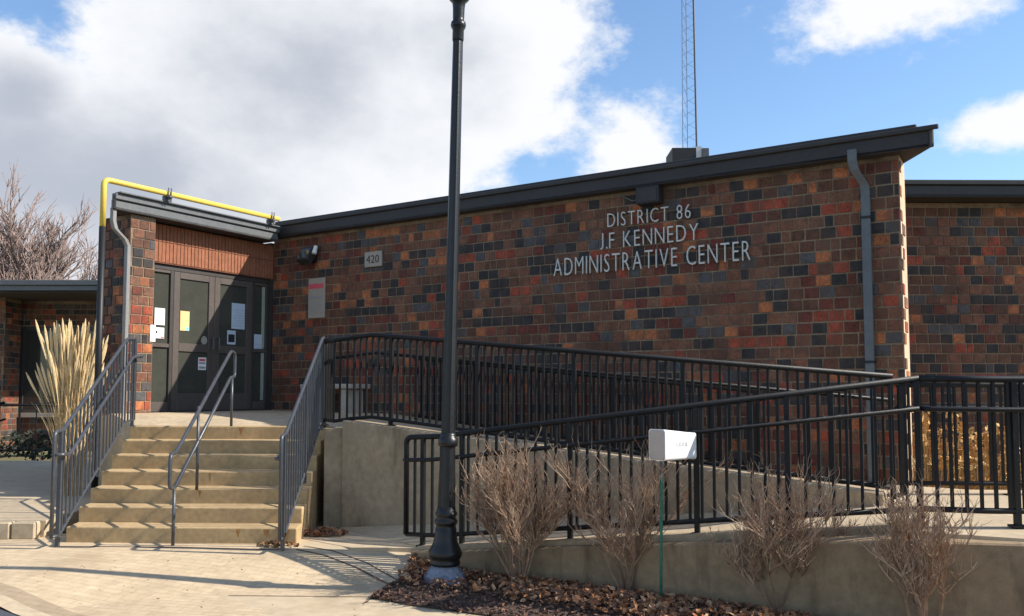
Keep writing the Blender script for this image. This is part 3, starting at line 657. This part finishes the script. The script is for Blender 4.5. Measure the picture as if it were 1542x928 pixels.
# landing polygon
land = [(-4.70, 10.56), (-2.25, 10.52), (-2.08, 10.3), (-2.08, 9.65), (Q0[0], 9.65), wl(2.6), dA, dP, dQ]
lz = [1.062, 1.062, 1.066, 1.07, 1.075, 1.17, 1.195, 1.20, 1.15]
rpart('landing', land, 0.0, lz, M['slab'])
# upper run slab, sloping down to the right
US = 5.56
uz = lambda s: 1.10 + (.575 - 1.10) * max(0, min(1, s / US))
upoly = [(Q0[0] + .003, 9.653), UP(US, -.16), wl(8.0), wl(2.61)]
rpart('upper_slab', upoly, 0.0, [1.08, .575, .60, 1.16], M['slab'], 0)
# retaining wall with its curb (in front of the slab)
SEG = 8
for i in range(1):
    a, b = UP(-.02, .10), UP(US, .10); c, d_ = UP(US, -.155), UP(-.02, -.155)
    rpart('retaining_wall', [a, b, c, d_], -.1, [1.165, .65, .65, 1.165], M['wallc'], .014)
rpart('corner_wall', [(-2.12, 9.57), (Q0[0] - .035, 9.57), (Q0[0] - .04, 9.648), (-2.12, 9.648)], -.1, 1.078, M['wallc'])
rpart('corner_side', [(-2.12, 9.65), (-2.085, 9.65), (-2.085, 10.5), (-2.12, 10.5)], -.1, 1.064, M['wallc'])
# lower run
L0, L1 = Vector((-.79, 7.95)), Vector((2.88, 5.97)); LD = (L1 - L0).normalized(); LNv = (LD.y, -LD.x)
def LP(s, o=0): return (L0.x + LD.x * s + LNv[0] * o, L0.y + LD.y * s + LNv[1] * o)
LL = (L1 - L0).length
rpart('lower_slab', [LP(-.1, -.07), LP(LL, -.07), UP(US, .106), UP(-.05, .106)], -.2, [.02, .53, .55, -.03], M['slab'], 0)
rpart('entry_slab', [LP(-.105, -.07), UP(-.06, .106), (-2.1, 9.55), (-2.1, 8.6), (-1.5, 8.1)], -.3, [.012, -.032, -.01, .005, .004], M['walk'], 0)
# curb under the front railing
rpart('curb', [LP(-.08, .07), LP(LL, .07), LP(LL, -.066), LP(-.08, -.066)], -.3, [.05, .565, .565, .05], M['wallc'], .012)
# front retaining wall, bowing out to the right; built as sections
wo = lambda s: .09 + .32 * max(0, s / LL) ** 3
secs = 14
for i in range(1):
    pts_f = []; pts_b = []; zs_ = []
    for k in range(secs + 1):
        s = -.10 + (LL + .1) * k / secs; pts_f.append(LP(s, wo(s) + .04)); pts_b.append(LP(s, .073)); zs_.append(.015 + (.505 - .015) * max(0, s / LL))
    mb = MB()
    n = len(pts_f); vs = []
    for k in range(n): vs += [(*pts_f[k], -.4), (*pts_f[k], zs_[k]), (*pts_b[k], zs_[k] + .004), (*pts_b[k], -.4)]
    fs = [(4 * k + j, 4 * (k + 1) + j, 4 * (k + 1) + (j + 1) % 4, 4 * k + (j + 1) % 4) for k in range(n - 1) for j in range(4)] + [(0, 1, 2, 3), (4 * n - 1, 4 * n - 2, 4 * n - 3, 4 * n - 4)]
    mb.add(vs, fs); o = mb.build('front_wall', M['frontc'], rm); o.matrix_local = rmi; bev(o, .012)
# turning landing at the right
fe = LP(LL, wo(LL) + .04)
rpart('turning_landing', [LP(LL + .003, .072), LP(LL + .003, -.07), UP(US + .003, .10), UP(US + .003, -.155), (wl(8.01)[0], wl(8.01)[1]), (4.0, 8.6), (4.4, 8.2), (7.5, 8.0), (7.5, 5.25), (5.0, 5.3), (3.4, 5.40), (fe[0] + .004, fe[1] + .18)], -.2, [.535] * 6 + [.54] * 6, M['slab'], 0)
rpart('landing_front_wall', [(fe[0] + .004, fe[1] - .0), (3.4, 5.30), (5.0, 5.16), (7.5, 5.1), (7.5, 5.245), (5.0, 5.295), (3.4, 5.395), (fe[0] + .004, fe[1] + .172)], -.4, [.505, .525, .53, .53, .53, .53, .525, .508], M['frontc'], .012)
# ------------------------------------------------------------------ railings
bal_me = MB().box(-.0105, .0105, -.0105, .0105, 0, 1).mesh('baluster', M['rail']); post_me = MB().box(-.0195, .0195, -.0195, .0195, 0, 1).mesh('post', M['rail'])
bal_g = MB().box(-.0085, .0085, -.0085, .0085, 0, 1).mesh('baluster', M['railg']); post_g = MB().box(-.017, .017, -.017, .017, 0, 1).mesh('post', M['railg'])
plate_me = MB().box(-.05, .05, -.04, .04, -.004, .012).mesh('base_plate', M['rail'])
def path_at(pts, s):
    for p, q in zip(pts[:-1], pts[1:]):
        l = math.hypot(q[0] - p[0], q[1] - p[1])
        if s <= l + 1e-9 or q is pts[-1]: t = s / l if l else 0; return Vector((p[0] + (q[0] - p[0]) * t, p[1] + (q[1] - p[1]) * t, p[2] + (q[2] - p[2]) * t)), (Vector((q[0] - p[0], q[1] - p[1], 0)) / l)
        s -= l
def plen(pts): return sum(math.hypot(q[0] - p[0], q[1] - p[1]) for p, q in zip(pts[:-1], pts[1:]))
def rounded(pts, r=.05):
    out = [Vector(pts[0])]
    for i in range(1, len(pts) - 1):
        a, b, c = Vector(pts[i - 1]), Vector(pts[i]), Vector(pts[i + 1]); u = (a - b); v = (c - b); q = min(r, u.length * .45, v.length * .45)
        out += arc(b + u.normalized() * q, b, b + v.normalized() * q, 4)
    out.append(Vector(pts[-1])); return out
def railing(label, pts, h, bot, hand, spacing, posts, start_loop=True, end_loop=False, side=1, m='rail', leg=.0, r=.026, group=None, name='railing', hand_in=.075, hloop=True):
    t = thing(name, label, 'railing', (pts[0][0], pts[0][1], pts[0][2]), group); ti = Matrix.Translation(-Vector(t.location)); Lt = plen(pts)
    up = lambda p, z: (p[0], p[1], p[2] + z)
    top = [up(p, h) for p in pts]; btm = [up(p, bot) for p in pts]
    tp = list(top)
    if start_loop: tp = [up(pts[0], bot + .001)] + tp
    if end_loop: tp = tp + [up(pts[-1], bot + .001)]
    def tube(nm, P, rr, n=8):
        mb = MB(); mb.tube(P, rr, n); o = mb.build(nm, M[m], t, True); o.matrix_local = ti; return o
    tube('top_rail', rounded(tp, .06), r)
    tube('bottom_rail', rounded(btm, .03), r * .8)
    if hand:
        hp = []
        S = [0.0]
        for p, q in zip(pts[:-1], pts[1:]): S.append(S[-1] + math.hypot(q[0] - p[0], q[1] - p[1]))
        for i, p in enumerate(pts):
            _, d = path_at(pts, min(S[i] + 1e-4, Lt)); nn = Vector((-d.y, d.x, 0)) * side * hand_in; hp.append(Vector(up(p, h - hand)) + nn)
        _, d0 = path_at(pts, 0.0)
        if hloop: hp = [Vector(up(pts[0], h - hand))] + [hp[0] + d0 * .02] + hp[1:]
        tube('handrail', rounded(hp, .05), r * (.72 if m == 'rail' else .95))
    bm_, pm_ = (bal_me, post_me) if m == 'rail' else (bal_g, post_g)
    n = int(Lt / spacing); 
    for i in range(1, n + 1):
        s = i * Lt / (n + 1); p, d = path_at(pts, s)
        if any(abs(s - q) < spacing * .4 for q in posts): continue
        ang = math.atan2(d.y, d.x)
        inst('baluster', bm_, t, ti @ Matrix.Translation((p.x, p.y, p.z + bot)) @ Matrix.Rotation(ang, 4, 'Z') @ Matrix.Scale(h - bot - .01, 4, (0, 0, 1)))
    for s in posts:
        p, d = path_at(pts, s); ang = math.atan2(d.y, d.x)
        inst('post', pm_, t, ti @ Matrix.Translation((p.x, p.y, p.z - leg)) @ Matrix.Rotation(ang, 4, 'Z') @ Matrix.Scale(h + leg - .01, 4, (0, 0, 1)))
        if m == 'rail' and group: inst('base_plate', plate_me, t, ti @ Matrix.Translation((p.x, p.y, p.z - .006)) @ Matrix.Rotation(ang, 4, 'Z'))
    return t
# upper ramp railing
P0 = (-2.21, 9.93, 1.10); P1 = (Q0[0] - .02, 9.0, 1.10)
up_pts = [P0, (-2.02, 9.62, 1.09), (*UP(.03, -.03), 1.12), (*UP(.30, -.03), 1.14), (*UP(US + .08, -.03), .62)]
railing('black railing along the upper run of the ramp in front of the brick wall', up_pts, .985, .06, .20, .085, [.02, 1.1, 2.2, 3.3, 4.4, 5.5, plen(up_pts) - .02], False, False, 1, 'rail', .03, group='ramp railings')
# lower ramp railing
lo_pts = [(*LP(-.24), .04), (*LP(.1), .055), (*LP(LL), .56)]
LLo = plen(lo_pts)
railing('black railing along the lower run of the ramp behind the bare bushes', lo_pts, 1.01, .10, .21, .0985, [.19, .62, 1.7, 2.8, 3.5, LLo - .02], True, False, -1, 'rail', .03, group='ramp railings')
tl_pts = [(*LP(LL, .0), .56), (3.3, 5.90, .555), (5.2, 5.85, .55), (7.2, 5.8, .55)]
railing('black railing round the front of the turning landing at the right edge', tl_pts, 1.01, .10, .21, .098, [.62, 1.6, 2.6, 3.6, 4.3], False, False, -1, 'rail', .02, group='ramp railings')
bk_pts = [(3.55, 7.8, .545), (4.4, 7.77, .545), (7.2, 7.7, .545)]
railing('black railing along the back of the turning landing before the dry plants', bk_pts, 1.0, .10, .21, .105, [.03, 1.0, 2.0, 3.0, 3.7], False, False, 1, 'rail', .02, group='ramp railings')
# inner wall-side railing of the upper run
iw = [(*W(3.2, 1.05, .35)[:2], 1.10), (*W(7.9, .6, .35)[:2], .64)]
railing('black railing close to the brick wall on the far side of the upper ramp', iw, .85, .06, 0, .11, [.03, 1.5, 3.0, plen(iw) - .03], False, False, -1, 'rail', .02, group='ramp railings')
# stair railings
sl = [(-4.37, 8.10, .05), (-4.38, 8.26, .05), (-4.64, 10.15, 1.07), (-4.67, 10.45, 1.09)]
railing('grey metal railing with balusters on the left side of the steps', sl, 1.05, .05, .22, .105, [.13, 1.2, 2.32], True, True, -1, 'railg', .05, .019, group='stair railings')
sr = [(-2.17, 7.98, .05), (-2.17, 8.12, .05), (-2.21, 9.80, 1.08), (-2.215, 9.90, 1.10)]
railing('grey metal railing with balusters on the right side of the steps', sr, 1.02, .05, .22, .105, [.10, 1.0, 1.90], True, False, 1, 'railg', .06, .019, group='stair railings', hand_in=.06)
ch = thing('handrail', 'double pipe handrail in the middle of the steps without balusters', 'handrail', (-3.27, 8.24, 0)); chi = Matrix.Translation(-Vector(ch.location))
x0, x1 = -3.27, -3.43
zz = lambda z, y: (x0 + (x1 - x0) * (y - 8.24) / 2.1, y, z)
loop = [zz(.56, 8.26), zz(1.66, 10.28), zz(1.67, 10.47), zz(1.96, 10.47), zz(1.98, 10.28), zz(.89, 8.26), zz(.88, 8.10), zz(.56, 8.10), zz(.56, 8.26)]
mb = MB(); mb.tube(rounded(loop, .055), .019, 8); o = mb.build('rail_loop', M['railg'], ch, True); o.matrix_local = chi
for y, zb, zt in ((8.24, -.01, .57), (8.98, .45, 1.33), (10.35, 1.05, 1.67)):
    p = zz(0, y); mb = MB(); mb.tube([(p[0], y, zb), (p[0], y, zt)], .017, 8); o = mb.build('post', M['railg'], ch, True); o.matrix_local = chi
# low railing at the far left by the window
fr = [(-12.2, 17.2, .9), (-9.9, 18.0, .9)]
railing('short black railing below the far left window', [(-11.6, 17.6, .165), (-9.2, 18.4, .165)], 1.05, .1, 0, .6, [.02, 1.2, 2.4], False, False, 1, 'rail', 0, name='railing')
railing('black sloping railing cut by the left photo edge', [(-10.2, 15.0, -.05), (-9.12, 15.2, .30)], 1.0, .15, .3, .25, [.05, 1.0], True, False, 1, 'rail', .2, .025, name='railing')
# ------------------------------------------------------------------ lamp post
lp = thing('lamp_post', 'tall black fluted lamp post on a grey footing in the mulch bed', 'street lamp', (-.565, 7.18, -.125)); lp.rotation_euler = (0, R(1.15), 0)
mb = MB(); mb.lathe([(.175, -.05), (.175, .07), (.165, .085), (.12, .14), (.10, .16)], n=12); mb.build('footing', M['footing'], lp)
mb = MB(); mb.lathe([(.115, .155), (.128, .165), (.128, .185), (.118, .20), (.135, .225), (.142, .25), (.138, .275), (.118, .31), (.102, .35), (.094, .40), (.088, .46), (.083, .465), (.083, .49), (.094, .50), (.097, .515), (.094, .53), (.083, .54), (.083, .56), (.092, .57), (.092, .59), (.080, .605), (.076, .64)], n=24); mb.build('base', M['pole'], lp, True)
mb = MB(); mb.lathe([(.075, .635), (.072, .80), (.066, 1.0), (.062, 1.15)], n=20, flute=.08); mb.build('lower_shaft', M['pole'], lp)
mb = MB(); mb.lathe([(.063, 1.14), (.08, 1.15), (.083, 1.17), (.083, 1.21), (.072, 1.22), (.066, 1.24), (.062, 1.26)], n=20); mb.build('collar', M['pole'], lp, True)
mb = MB(); mb.lathe([(.060, 1.255), (.056, 2.0), (.050, 3.2), (.044, 4.66)], n=20, flute=.07); mb.build('shaft', M['pole'], lp)
mb = MB(); mb.lathe([(.045, 4.655), (.050, 4.67), (.050, 4.76), (.063, 4.78), (.068, 4.80), (.063, 4.825), (.048, 4.84), (.050, 4.86), (.052, 4.95), (.058, 5.0), (.085, 5.03), (.105, 5.06), (.105, 5.12), (.09, 5.14)], n=20); mb.build('capital', M['pole'], lp, True)
mb = MB(); mb.lathe([(.09, 5.14), (.15, 5.24), (.20, 5.42), (.19, 5.58), (.14, 5.72), (.10, 5.78)], n=20); mb.build('globe', M['globe'], lp, True)
mb = MB(); mb.lathe([(.12, 5.775), (.13, 5.80), (.08, 5.85), (.03, 5.90), (.035, 5.95), (.0, 6.05)], n=16); mb.build('finial', M['pole'], lp, True)
# ------------------------------------------------------------------ flyer box on its stake
fb = thing('flyer_box', 'white tapered plastic box on a thin green stake in front of the ramp', 'box', (1.125, 6.50, -.2))
mb = MB(); mb.tube([(0, 0, -.1), (.008, .0, .4), (.014, 0, .8), (.02, 0, 1.16)], .011, 6); mb.build('stake', M['green'], fb, True)
mb = MB(); mb.tube([(.02, 0, 1.04), (.022, 0, 1.2)], .016, 6); mb.build('socket', M['downs'], fb, True)
def rrect(w, h, r, n=4):
    P = []
    for cx, cz, a0 in ((w / 2 - r, h / 2 - r, 0), (-w / 2 + r, h / 2 - r, 90), (-w / 2 + r, -h / 2 + r, 180), (w / 2 - r, -h / 2 + r, 270)):
        for i in range(n + 1): a = R(a0 + 90 * i / n); P.append((cx + r * math.cos(a), cz + r * math.sin(a)))
    return P
def tapered(secs_, name, m, T):
    mb = MB(); n = None; vs = []
    for (y, w, h, z) in secs_:
        P = rrect(w, h, .022); n = len(P); vs += [T @ Vector((x, y, zz_ + z)) for x, zz_ in P]
    k = len(secs_); fs = [(i * n + j, (i + 1) * n + j, (i + 1) * n + (j + 1) % n, i * n + (j + 1) % n) for i in range(k - 1) for j in range(n)] + [tuple(range(n)), tuple(range((k - 1) * n, k * n))[::-1]]
    mb.add(vs, fs); return mb.build(name, m, fb, False)
TB = Matrix.Translation((.085, -.02, 1.28)) @ Matrix.Rotation(R(-52), 4, 'Z')
tapered([(-.15, .165, .235, 0), (.0, .155, .220, -.008), (.20, .145, .20, -.018)], 'box', M['white'], TB)
tapered([(-.158, .142, .212, 0), (-.1505, .152, .222, 0)], 'end_cap', M['boxend'], TB)
for k in range(6):
    MB().box(.0785, .0800, -.09 + k * .036, -.09 + k * .036 + (.022, .016, .026, .02, .014, .024)[k], -.012, .018, TB).build('faded_print', M['fade'], fb)
tapered([(.201, .15, .205, -.018), (.212, .15, .205, -.018)], 'rear_cap', M['white'], TB)
# ------------------------------------------------------------------ mulch bed
bed = [(-1.12, 6.86), (-.75, 6.60), (-.35, 6.40), (0.0, 6.22), (.6, 5.85), (1.5, 5.25), (2.4, 4.7), (4.0, 4.0), (7.0, 3.6)]
top_edge = [(-1.12, 6.88), (-1.06, 7.12), (-.98, 7.45), (-.90, 7.9)]
def bed_lo(x):
    for p, q in zip(bed[:-1], bed[1:]):
        if p[0] <= x <= q[0]: return p[1] + (q[1] - p[1]) * (x - p[0]) / (q[0] - p[0])
    return 4
def bed_hi(x):
    if x < -.9:
        for p, q in zip(top_edge[:-1], top_edge[1:]):
            if p[0] <= x <= q[0]: return p[1] + (q[1] - p[1]) * (x - p[0]) / (q[0] - p[0])
        return 6.87
    s = (x - L0.x) / LD.x; 
    for _ in range(4): s = (x - L0.x - LNv[0] * (wo(max(0, s)) + .03)) / LD.x
    return min(7.9 if x < -.7 else 99, LP(s, wo(max(0, min(LL, s))) + .03)[1]) if s < LL else 5.4
def bz(x, y):
    a, b = bed_lo(x), bed_hi(x); t = min(y - a, b - y) if b > a else 0; return gz(x, y) + .012 + .05 * max(0, min(1, t / .35))
mb = MB(); xs = lin(-1.119, 6.9, 160); ny = 10
for i in range(len(xs) - 1):
    for j in range(ny):
        q = []
        for x, jj in ((xs[i], j), (xs[i + 1], j), (xs[i + 1], j + 1), (xs[i], j + 1)):
            y = bed_lo(x) + (bed_hi(x) - bed_lo(x)) * jj / ny; q.append((x, y, bz(x, y)))
        mb.add(q, [(0, 1, 2, 3)])
tag(mb.build('mulch_bed', M['mulch'], None, True), 'dark mulch bed under the bare bushes', None, None, 'structure')
rnd = random.Random(4)
def scatter(n, fn, smin, smax, mats, weights, name, label, lift=.0, flat=.5, asp=2.2, curl=.3):
    mb = MB()
    for _ in range(n):
        x, y, z = fn(); s = rnd.uniform(smin, smax); w = s / rnd.uniform(asp * .6, asp * 1.3); a = rnd.uniform(0, 6.28)
        T = Matrix.Translation((x, y, z + lift + rnd.uniform(0, .02))) @ Matrix.Rotation(a, 4, 'Z') @ Matrix.Rotation(rnd.gauss(0, flat), 4, 'X') @ Matrix.Rotation(rnd.gauss(0, flat), 4, 'Y')
        cz = curl * s
        vs = [(-s, 0, 0), (-s * .35, -w, cz * .4), (s * .5, -w * .8, cz * .5), (s, 0, cz * .2), (s * .45, w, cz * .6), (-s * .4, w * .8, cz * .4), (0, 0, -cz * .15)]
        mb.add([T @ Vector(v) for v in vs], [(0, 1, 6), (1, 2, 6), (2, 3, 6), (3, 4, 6), (4, 5, 6), (5, 0, 6)], rnd.choices(range(len(mats)), weights)[0])
    o = mb.build(name, mats); return tag(o, label, None, None, 'stuff')
def in_bed():
    while True:
        x = rnd.uniform(-1.15, 4.2); a, b = bed_lo(x) - .03, bed_hi(x)
        if b - a < .05: continue
        y = rnd.uniform(a, b); return x, y, (bz(x, y) if x > -1.11 else gz(x, y))
scatter(10000, in_bed, .010, .028, [M['chip_d'], M['chip_m'], M['leaf_b']], (5, 4, 1), 'mulch_chips', 'bark chips and twigs of the mulch bed', .002, .45, 3.0, .1)
def in_bed_back():
    while True:
        x = rnd.uniform(-.95, 4.0); a, b = bed_lo(x), bed_hi(x); t = 1 - rnd.random() ** 1.3 * .75; y = a + (b - a) * t
        if x < .0 and rnd.random() < .5: continue
        return x, y, bz(x, y) + rnd.uniform(0, .05)
scatter(4600, in_bed_back, .014, .032, [M['leaf_o'], M['leaf_b'], M['leaf_t'], M['chip_m']], (4, 4, 2, 2), 'fallen_leaves', 'dry orange brown leaves piled along the low wall', .012, .7, 1.6, .55)
def pile(cx, cy, r, z): 
    def f(): a = rnd.uniform(0, 6.28); q = r * rnd.random() ** .7; return cx + q * math.cos(a) * 1.6, cy + q * math.sin(a) * .6, z + max(0, (r - q)) * .25
    return f
scatter(160, pile(-1.93, 8.8, .16, .02), .018, .04, [M['leaf_b'], M['leaf_o'], M['chip_m']], (4, 2, 3), 'leaf_pile', 'dead leaves blown into the corner by the steps', .0, .7, 1.6, .5)
scatter(70, pile(-2.25, 8.22, .12, .0), .015, .03, [M['leaf_b'], M['rust']], (3, 2), 'leaf_drift', 'few brown leaves at the foot of the right stair railing', .0, .6, 1.6, .5)
scatter(70, lambda: (lambda x: (x, rnd.uniform(max(CURB0[1] + D[1] / D[0] * (x - CURB0[0]) + .3, 5.5), 8.2), 0))(rnd.uniform(-4.6, -1.0)) , .006, .014, [M['leaf_b'], M['chip_m']], (1, 1), 'litter', 'tiny leaf bits strewn on the sidewalk', -.05, .3, 1.6, .3)
# ------------------------------------------------------------------ bare shrubs
def shrub(loc, width, height, seed, label, lean=0.0, stems=17):
    rg = random.Random(seed); t = thing('bare_shrub', label, 'bush', loc, 'bare bushes in the mulch bed'); mb = MB(); mb2 = MB()
    def grow(p, d, l, r, lv, mbx):
        n = 4 if lv < 2 else 3; P = [p]; q = p.copy(); dd = d.copy()
        for i in range(n):
            dd = (dd + Vector((rg.gauss(0, .2), rg.gauss(0, .2), rg.gauss(0, .1) + .05))).normalized(); q = q + dd * (l / n); P.append(q.copy())
        mbx.tube(P, [r * (1 - .55 * i / n) for i in range(n + 1)], 4 if lv == 0 else 3, 0, False)
        if lv < 3:
            for _ in range((10, 7, 3)[lv]):
                i = rg.randint(2 if lv == 0 else 1, n); base = P[i]; nd = (dd + Vector((rg.gauss(0, .55), rg.gauss(0, .55), rg.uniform(.1, .9)))).normalized()
                grow(base, nd, l * rg.uniform(.34, .58), r * .60, lv + 1, mb if rg.random() < .6 else mb2)
    for k in range(stems):
        a = 2 * math.pi * k / stems + rg.uniform(-.3, .3); sp = rg.uniform(.1, 1) * width * .62
        d = Vector((math.cos(a) * sp + lean, math.sin(a) * sp * .8, height * rg.uniform(.55, .8))); 
        b = Vector((math.cos(a) * rg.uniform(.0, .05), math.sin(a) * rg.uniform(0, .05), 0))
        grow(b, d.normalized(), d.length * rg.uniform(.62, .85), rg.uniform(.008, .0125), 0, mb)
    mb.build('branches', M['bark1'], t); mb2.build('twigs', M['bark2'], t)['kind'] = 'stuff'; return t
shrub((.06, 7.16, -.13), .84, 1.26, 11, 'bare brown bush just right of the lamp post', 0, 17)
shrub((.90, 6.80, -.13), .62, 1.30, 23, 'bare bush left of the white box on the stake', .02, 11)
shrub((1.93, 6.20, -.13), .80, 1.24, 37, 'bare bush right of the white box with wide spreading twigs', 0, 15)
shrub((2.60, 5.38, -.13), .58, 1.04, 51, 'bare bush nearest the right edge in front of the low wall', 0, 10)
# ------------------------------------------------------------------ ornamental grasses and dry plants
def grass(loc, n, h, spread, seed, label, name='ornamental_grass', plume=.5, heads=True):
    rg = random.Random(seed); t = thing(name, label, 'plant', loc); mb = MB(); mh = MB()
    for _ in range(n):
        a = rg.uniform(0, 6.28); q = rg.random() ** .8 * spread; hh = h * rg.uniform(.45, 1.0); bend = rg.gauss(0, .10) 
        if rg.random() < .04: bend *= 2.6; hh *= .75
        b = Vector((math.cos(a) * q * .45, math.sin(a) * q * .45, 0)); tip = Vector((math.cos(a) * q * 1.1 + bend * h * .6, math.sin(a) * q + bend * .3, hh)); mid = (b + tip) / 2 + Vector((-bend * .25 * h, 0, hh * .12))
        P = arc(b, mid, tip, 6); w = rg.uniform(.003, .007)
        mb.tube(P, [w, w, w, w * .9, w * .7, w * .5, w * .3], 3, rg.randint(0, 1), False)
        if heads and hh > h * .66:
            d = (P[-1] - P[-3]).normalized(); mh.tube([P[-2], P[-1] + d * .05, P[-1] + d * .15, P[-1] + d * .24], [.005, .016, .015, .003], 5, 0, False)
    mb.build('blades', [M['straw'], M['straw2']], t); 
    if heads: mh.build('plumes', M['straw2'], t)
    return t
grass((-5.66, 10.9, .16), 230, 2.05, .26, 5, 'tall straw coloured ornamental grass behind the left stair railing')
def dry_plant(loc, n, h, spread, seed, label):
    rg = random.Random(seed); t = thing('dry_plant', label, 'plant', loc, 'dry plants behind the turning landing'); mb = MB(); mh = MB()
    for _ in range(n):
        a = rg.uniform(0, 6.28); q = rg.random() ** .6 * spread; hh = h * rg.uniform(.35, 1.0); b = Vector((math.cos(a) * q * .5, math.sin(a) * q * .5, 0)); tp = Vector((math.cos(a) * q, math.sin(a) * q, hh))
        mb.tube(arc(b, (b + tp) / 2 + Vector((rg.gauss(0, .04), 0, .05)), tp, 3), .006, 3, 0, False)
        for _k in range(rg.randint(8, 14)):
            c = tp + Vector((rg.gauss(0, .035), rg.gauss(0, .035), rg.gauss(0, .03))); s = rg.uniform(.015, .035)
            ax = Vector((rg.gauss(0, 1), rg.gauss(0, 1), rg.gauss(0, 1))).normalized(); o1 = ax.orthogonal().normalized() * s; o2 = ax.cross(o1)
            mh.add([c + o1, c + o2, c - o1, c - o2 + ax * .01], [(0, 1, 2), (0, 2, 3)])
    mb.build('stems', M['straw'], t); mh.build('dry_heads', M['dry'], t)['kind'] = 'stuff'; return t
dry_plant((4.55, 9.3, .05), 70, 1.22, .42, 7, 'golden dry flower clump beside the end of the main wall')
dry_plant((5.15, 9.25, .05), 60, 1.05, .40, 8, 'golden dry flower clump in front of the right wing, middle one')
dry_plant((5.85, 9.2, .05), 45, .85, .36, 9, 'lower dry clump at the right photo edge')
def dark_bush(loc, r, h, seed, label):
    rg = random.Random(seed); t = thing('evergreen_shrub', label, 'bush', loc, 'dark shrubs under the far window'); mb = MB()
    for _ in range(700):
        v = Vector((rg.gauss(0, 1), rg.gauss(0, 1), rg.gauss(0, 1))).normalized() * rg.random() ** .33; c = Vector((v.x * r, v.y * r * .6, h * .5 + v.z * h * .5)); s = rg.uniform(.03, .06)
        ax = Vector((rg.gauss(0, 1), rg.gauss(0, 1), rg.gauss(0, 1) + .6)).normalized(); o1 = ax.orthogonal().normalized() * s; o2 = ax.cross(o1) * .6
        mb.add([c + o1, c + o2, c - o1, c - o2], [(0, 1, 2, 3)])
    mb.build('foliage', M['dark_leaf'], t); mb = MB(); mb.tube([(0, 0, -.02), (.02, 0, h * .6)], .02, 5); mb.build('stem', M['tree'], t)
dark_bush((-9.5, 16.9, .13), .75, .62, 1, 'low dark shrub below the far left window sill'); dark_bush((-10.6, 16.7, .13), .6, .55, 2, 'low dark shrub cut by the left photo edge')
# ------------------------------------------------------------------ bare trees
def tree(loc, height, spread, seed, label, n0=7):
    rg = random.Random(seed); t = thing('bare_tree', label, 'tree', loc, 'bare trees behind the left wing'); tr = MB(); cr = MB(); tw = MB()
    tr.tube([(0, 0, -.2), (.05, 0, height * .12), (.0, .05, height * .24)], [height * .022, height * .018, height * .015], 8)
    def grow(p, d, l, r, lv):
        n = 4; P = [p]; q = p.copy(); dd = d.copy()
        for i in range(n):
            dd = (dd + Vector((rg.gauss(0, .12), rg.gauss(0, .12), rg.gauss(0, .06) + .06))).normalized(); q = q + dd * (l / n); P.append(q.copy())
        (cr if lv < 3 else tw).tube(P, [r * (1 - .5 * i / n) for i in range(n + 1)], 5 if lv < 2 else 3, 0, False)
        if lv < 4:
            for _ in range((7, 6, 5, 4)[lv]):
                i = rg.randint(1, n); nd = (dd + Vector((rg.gauss(0, .45), rg.gauss(0, .45), rg.uniform(0, .35)))).normalized(); grow(P[i], nd, l * rg.uniform(.45, .72), r * .66, lv + 1)
    for k in range(n0):
        a = 2 * math.pi * k / n0 + rg.uniform(-.4, .4); d = Vector((math.cos(a) * spread * rg.uniform(.3, 1), math.sin(a) * spread * rg.uniform(.3, 1), height * .6)).normalized()
        grow(Vector((0, .05, height * rg.uniform(.12, .24))), d, height * rg.uniform(.36, .46), height * .0095, 0)
    tr.build('trunk', M['tree'], t, True); cr.build('branches', M['tree'], t); tw.build('twigs', M['tip'], t)['kind'] = 'stuff'; return t
tree((-21.2, 35, -.03), 10.0, 3.9, 3, 'large bare tree above the far left roof')
tree((-26.2, 36.5, -.03), 9.6, 4.2, 9, 'bare tree cut by the left photo edge')
tree((-23.6, 44, -.03), 9.0, 3.0, 4, 'smaller distant bare tree beside the yellow pipe', 6)
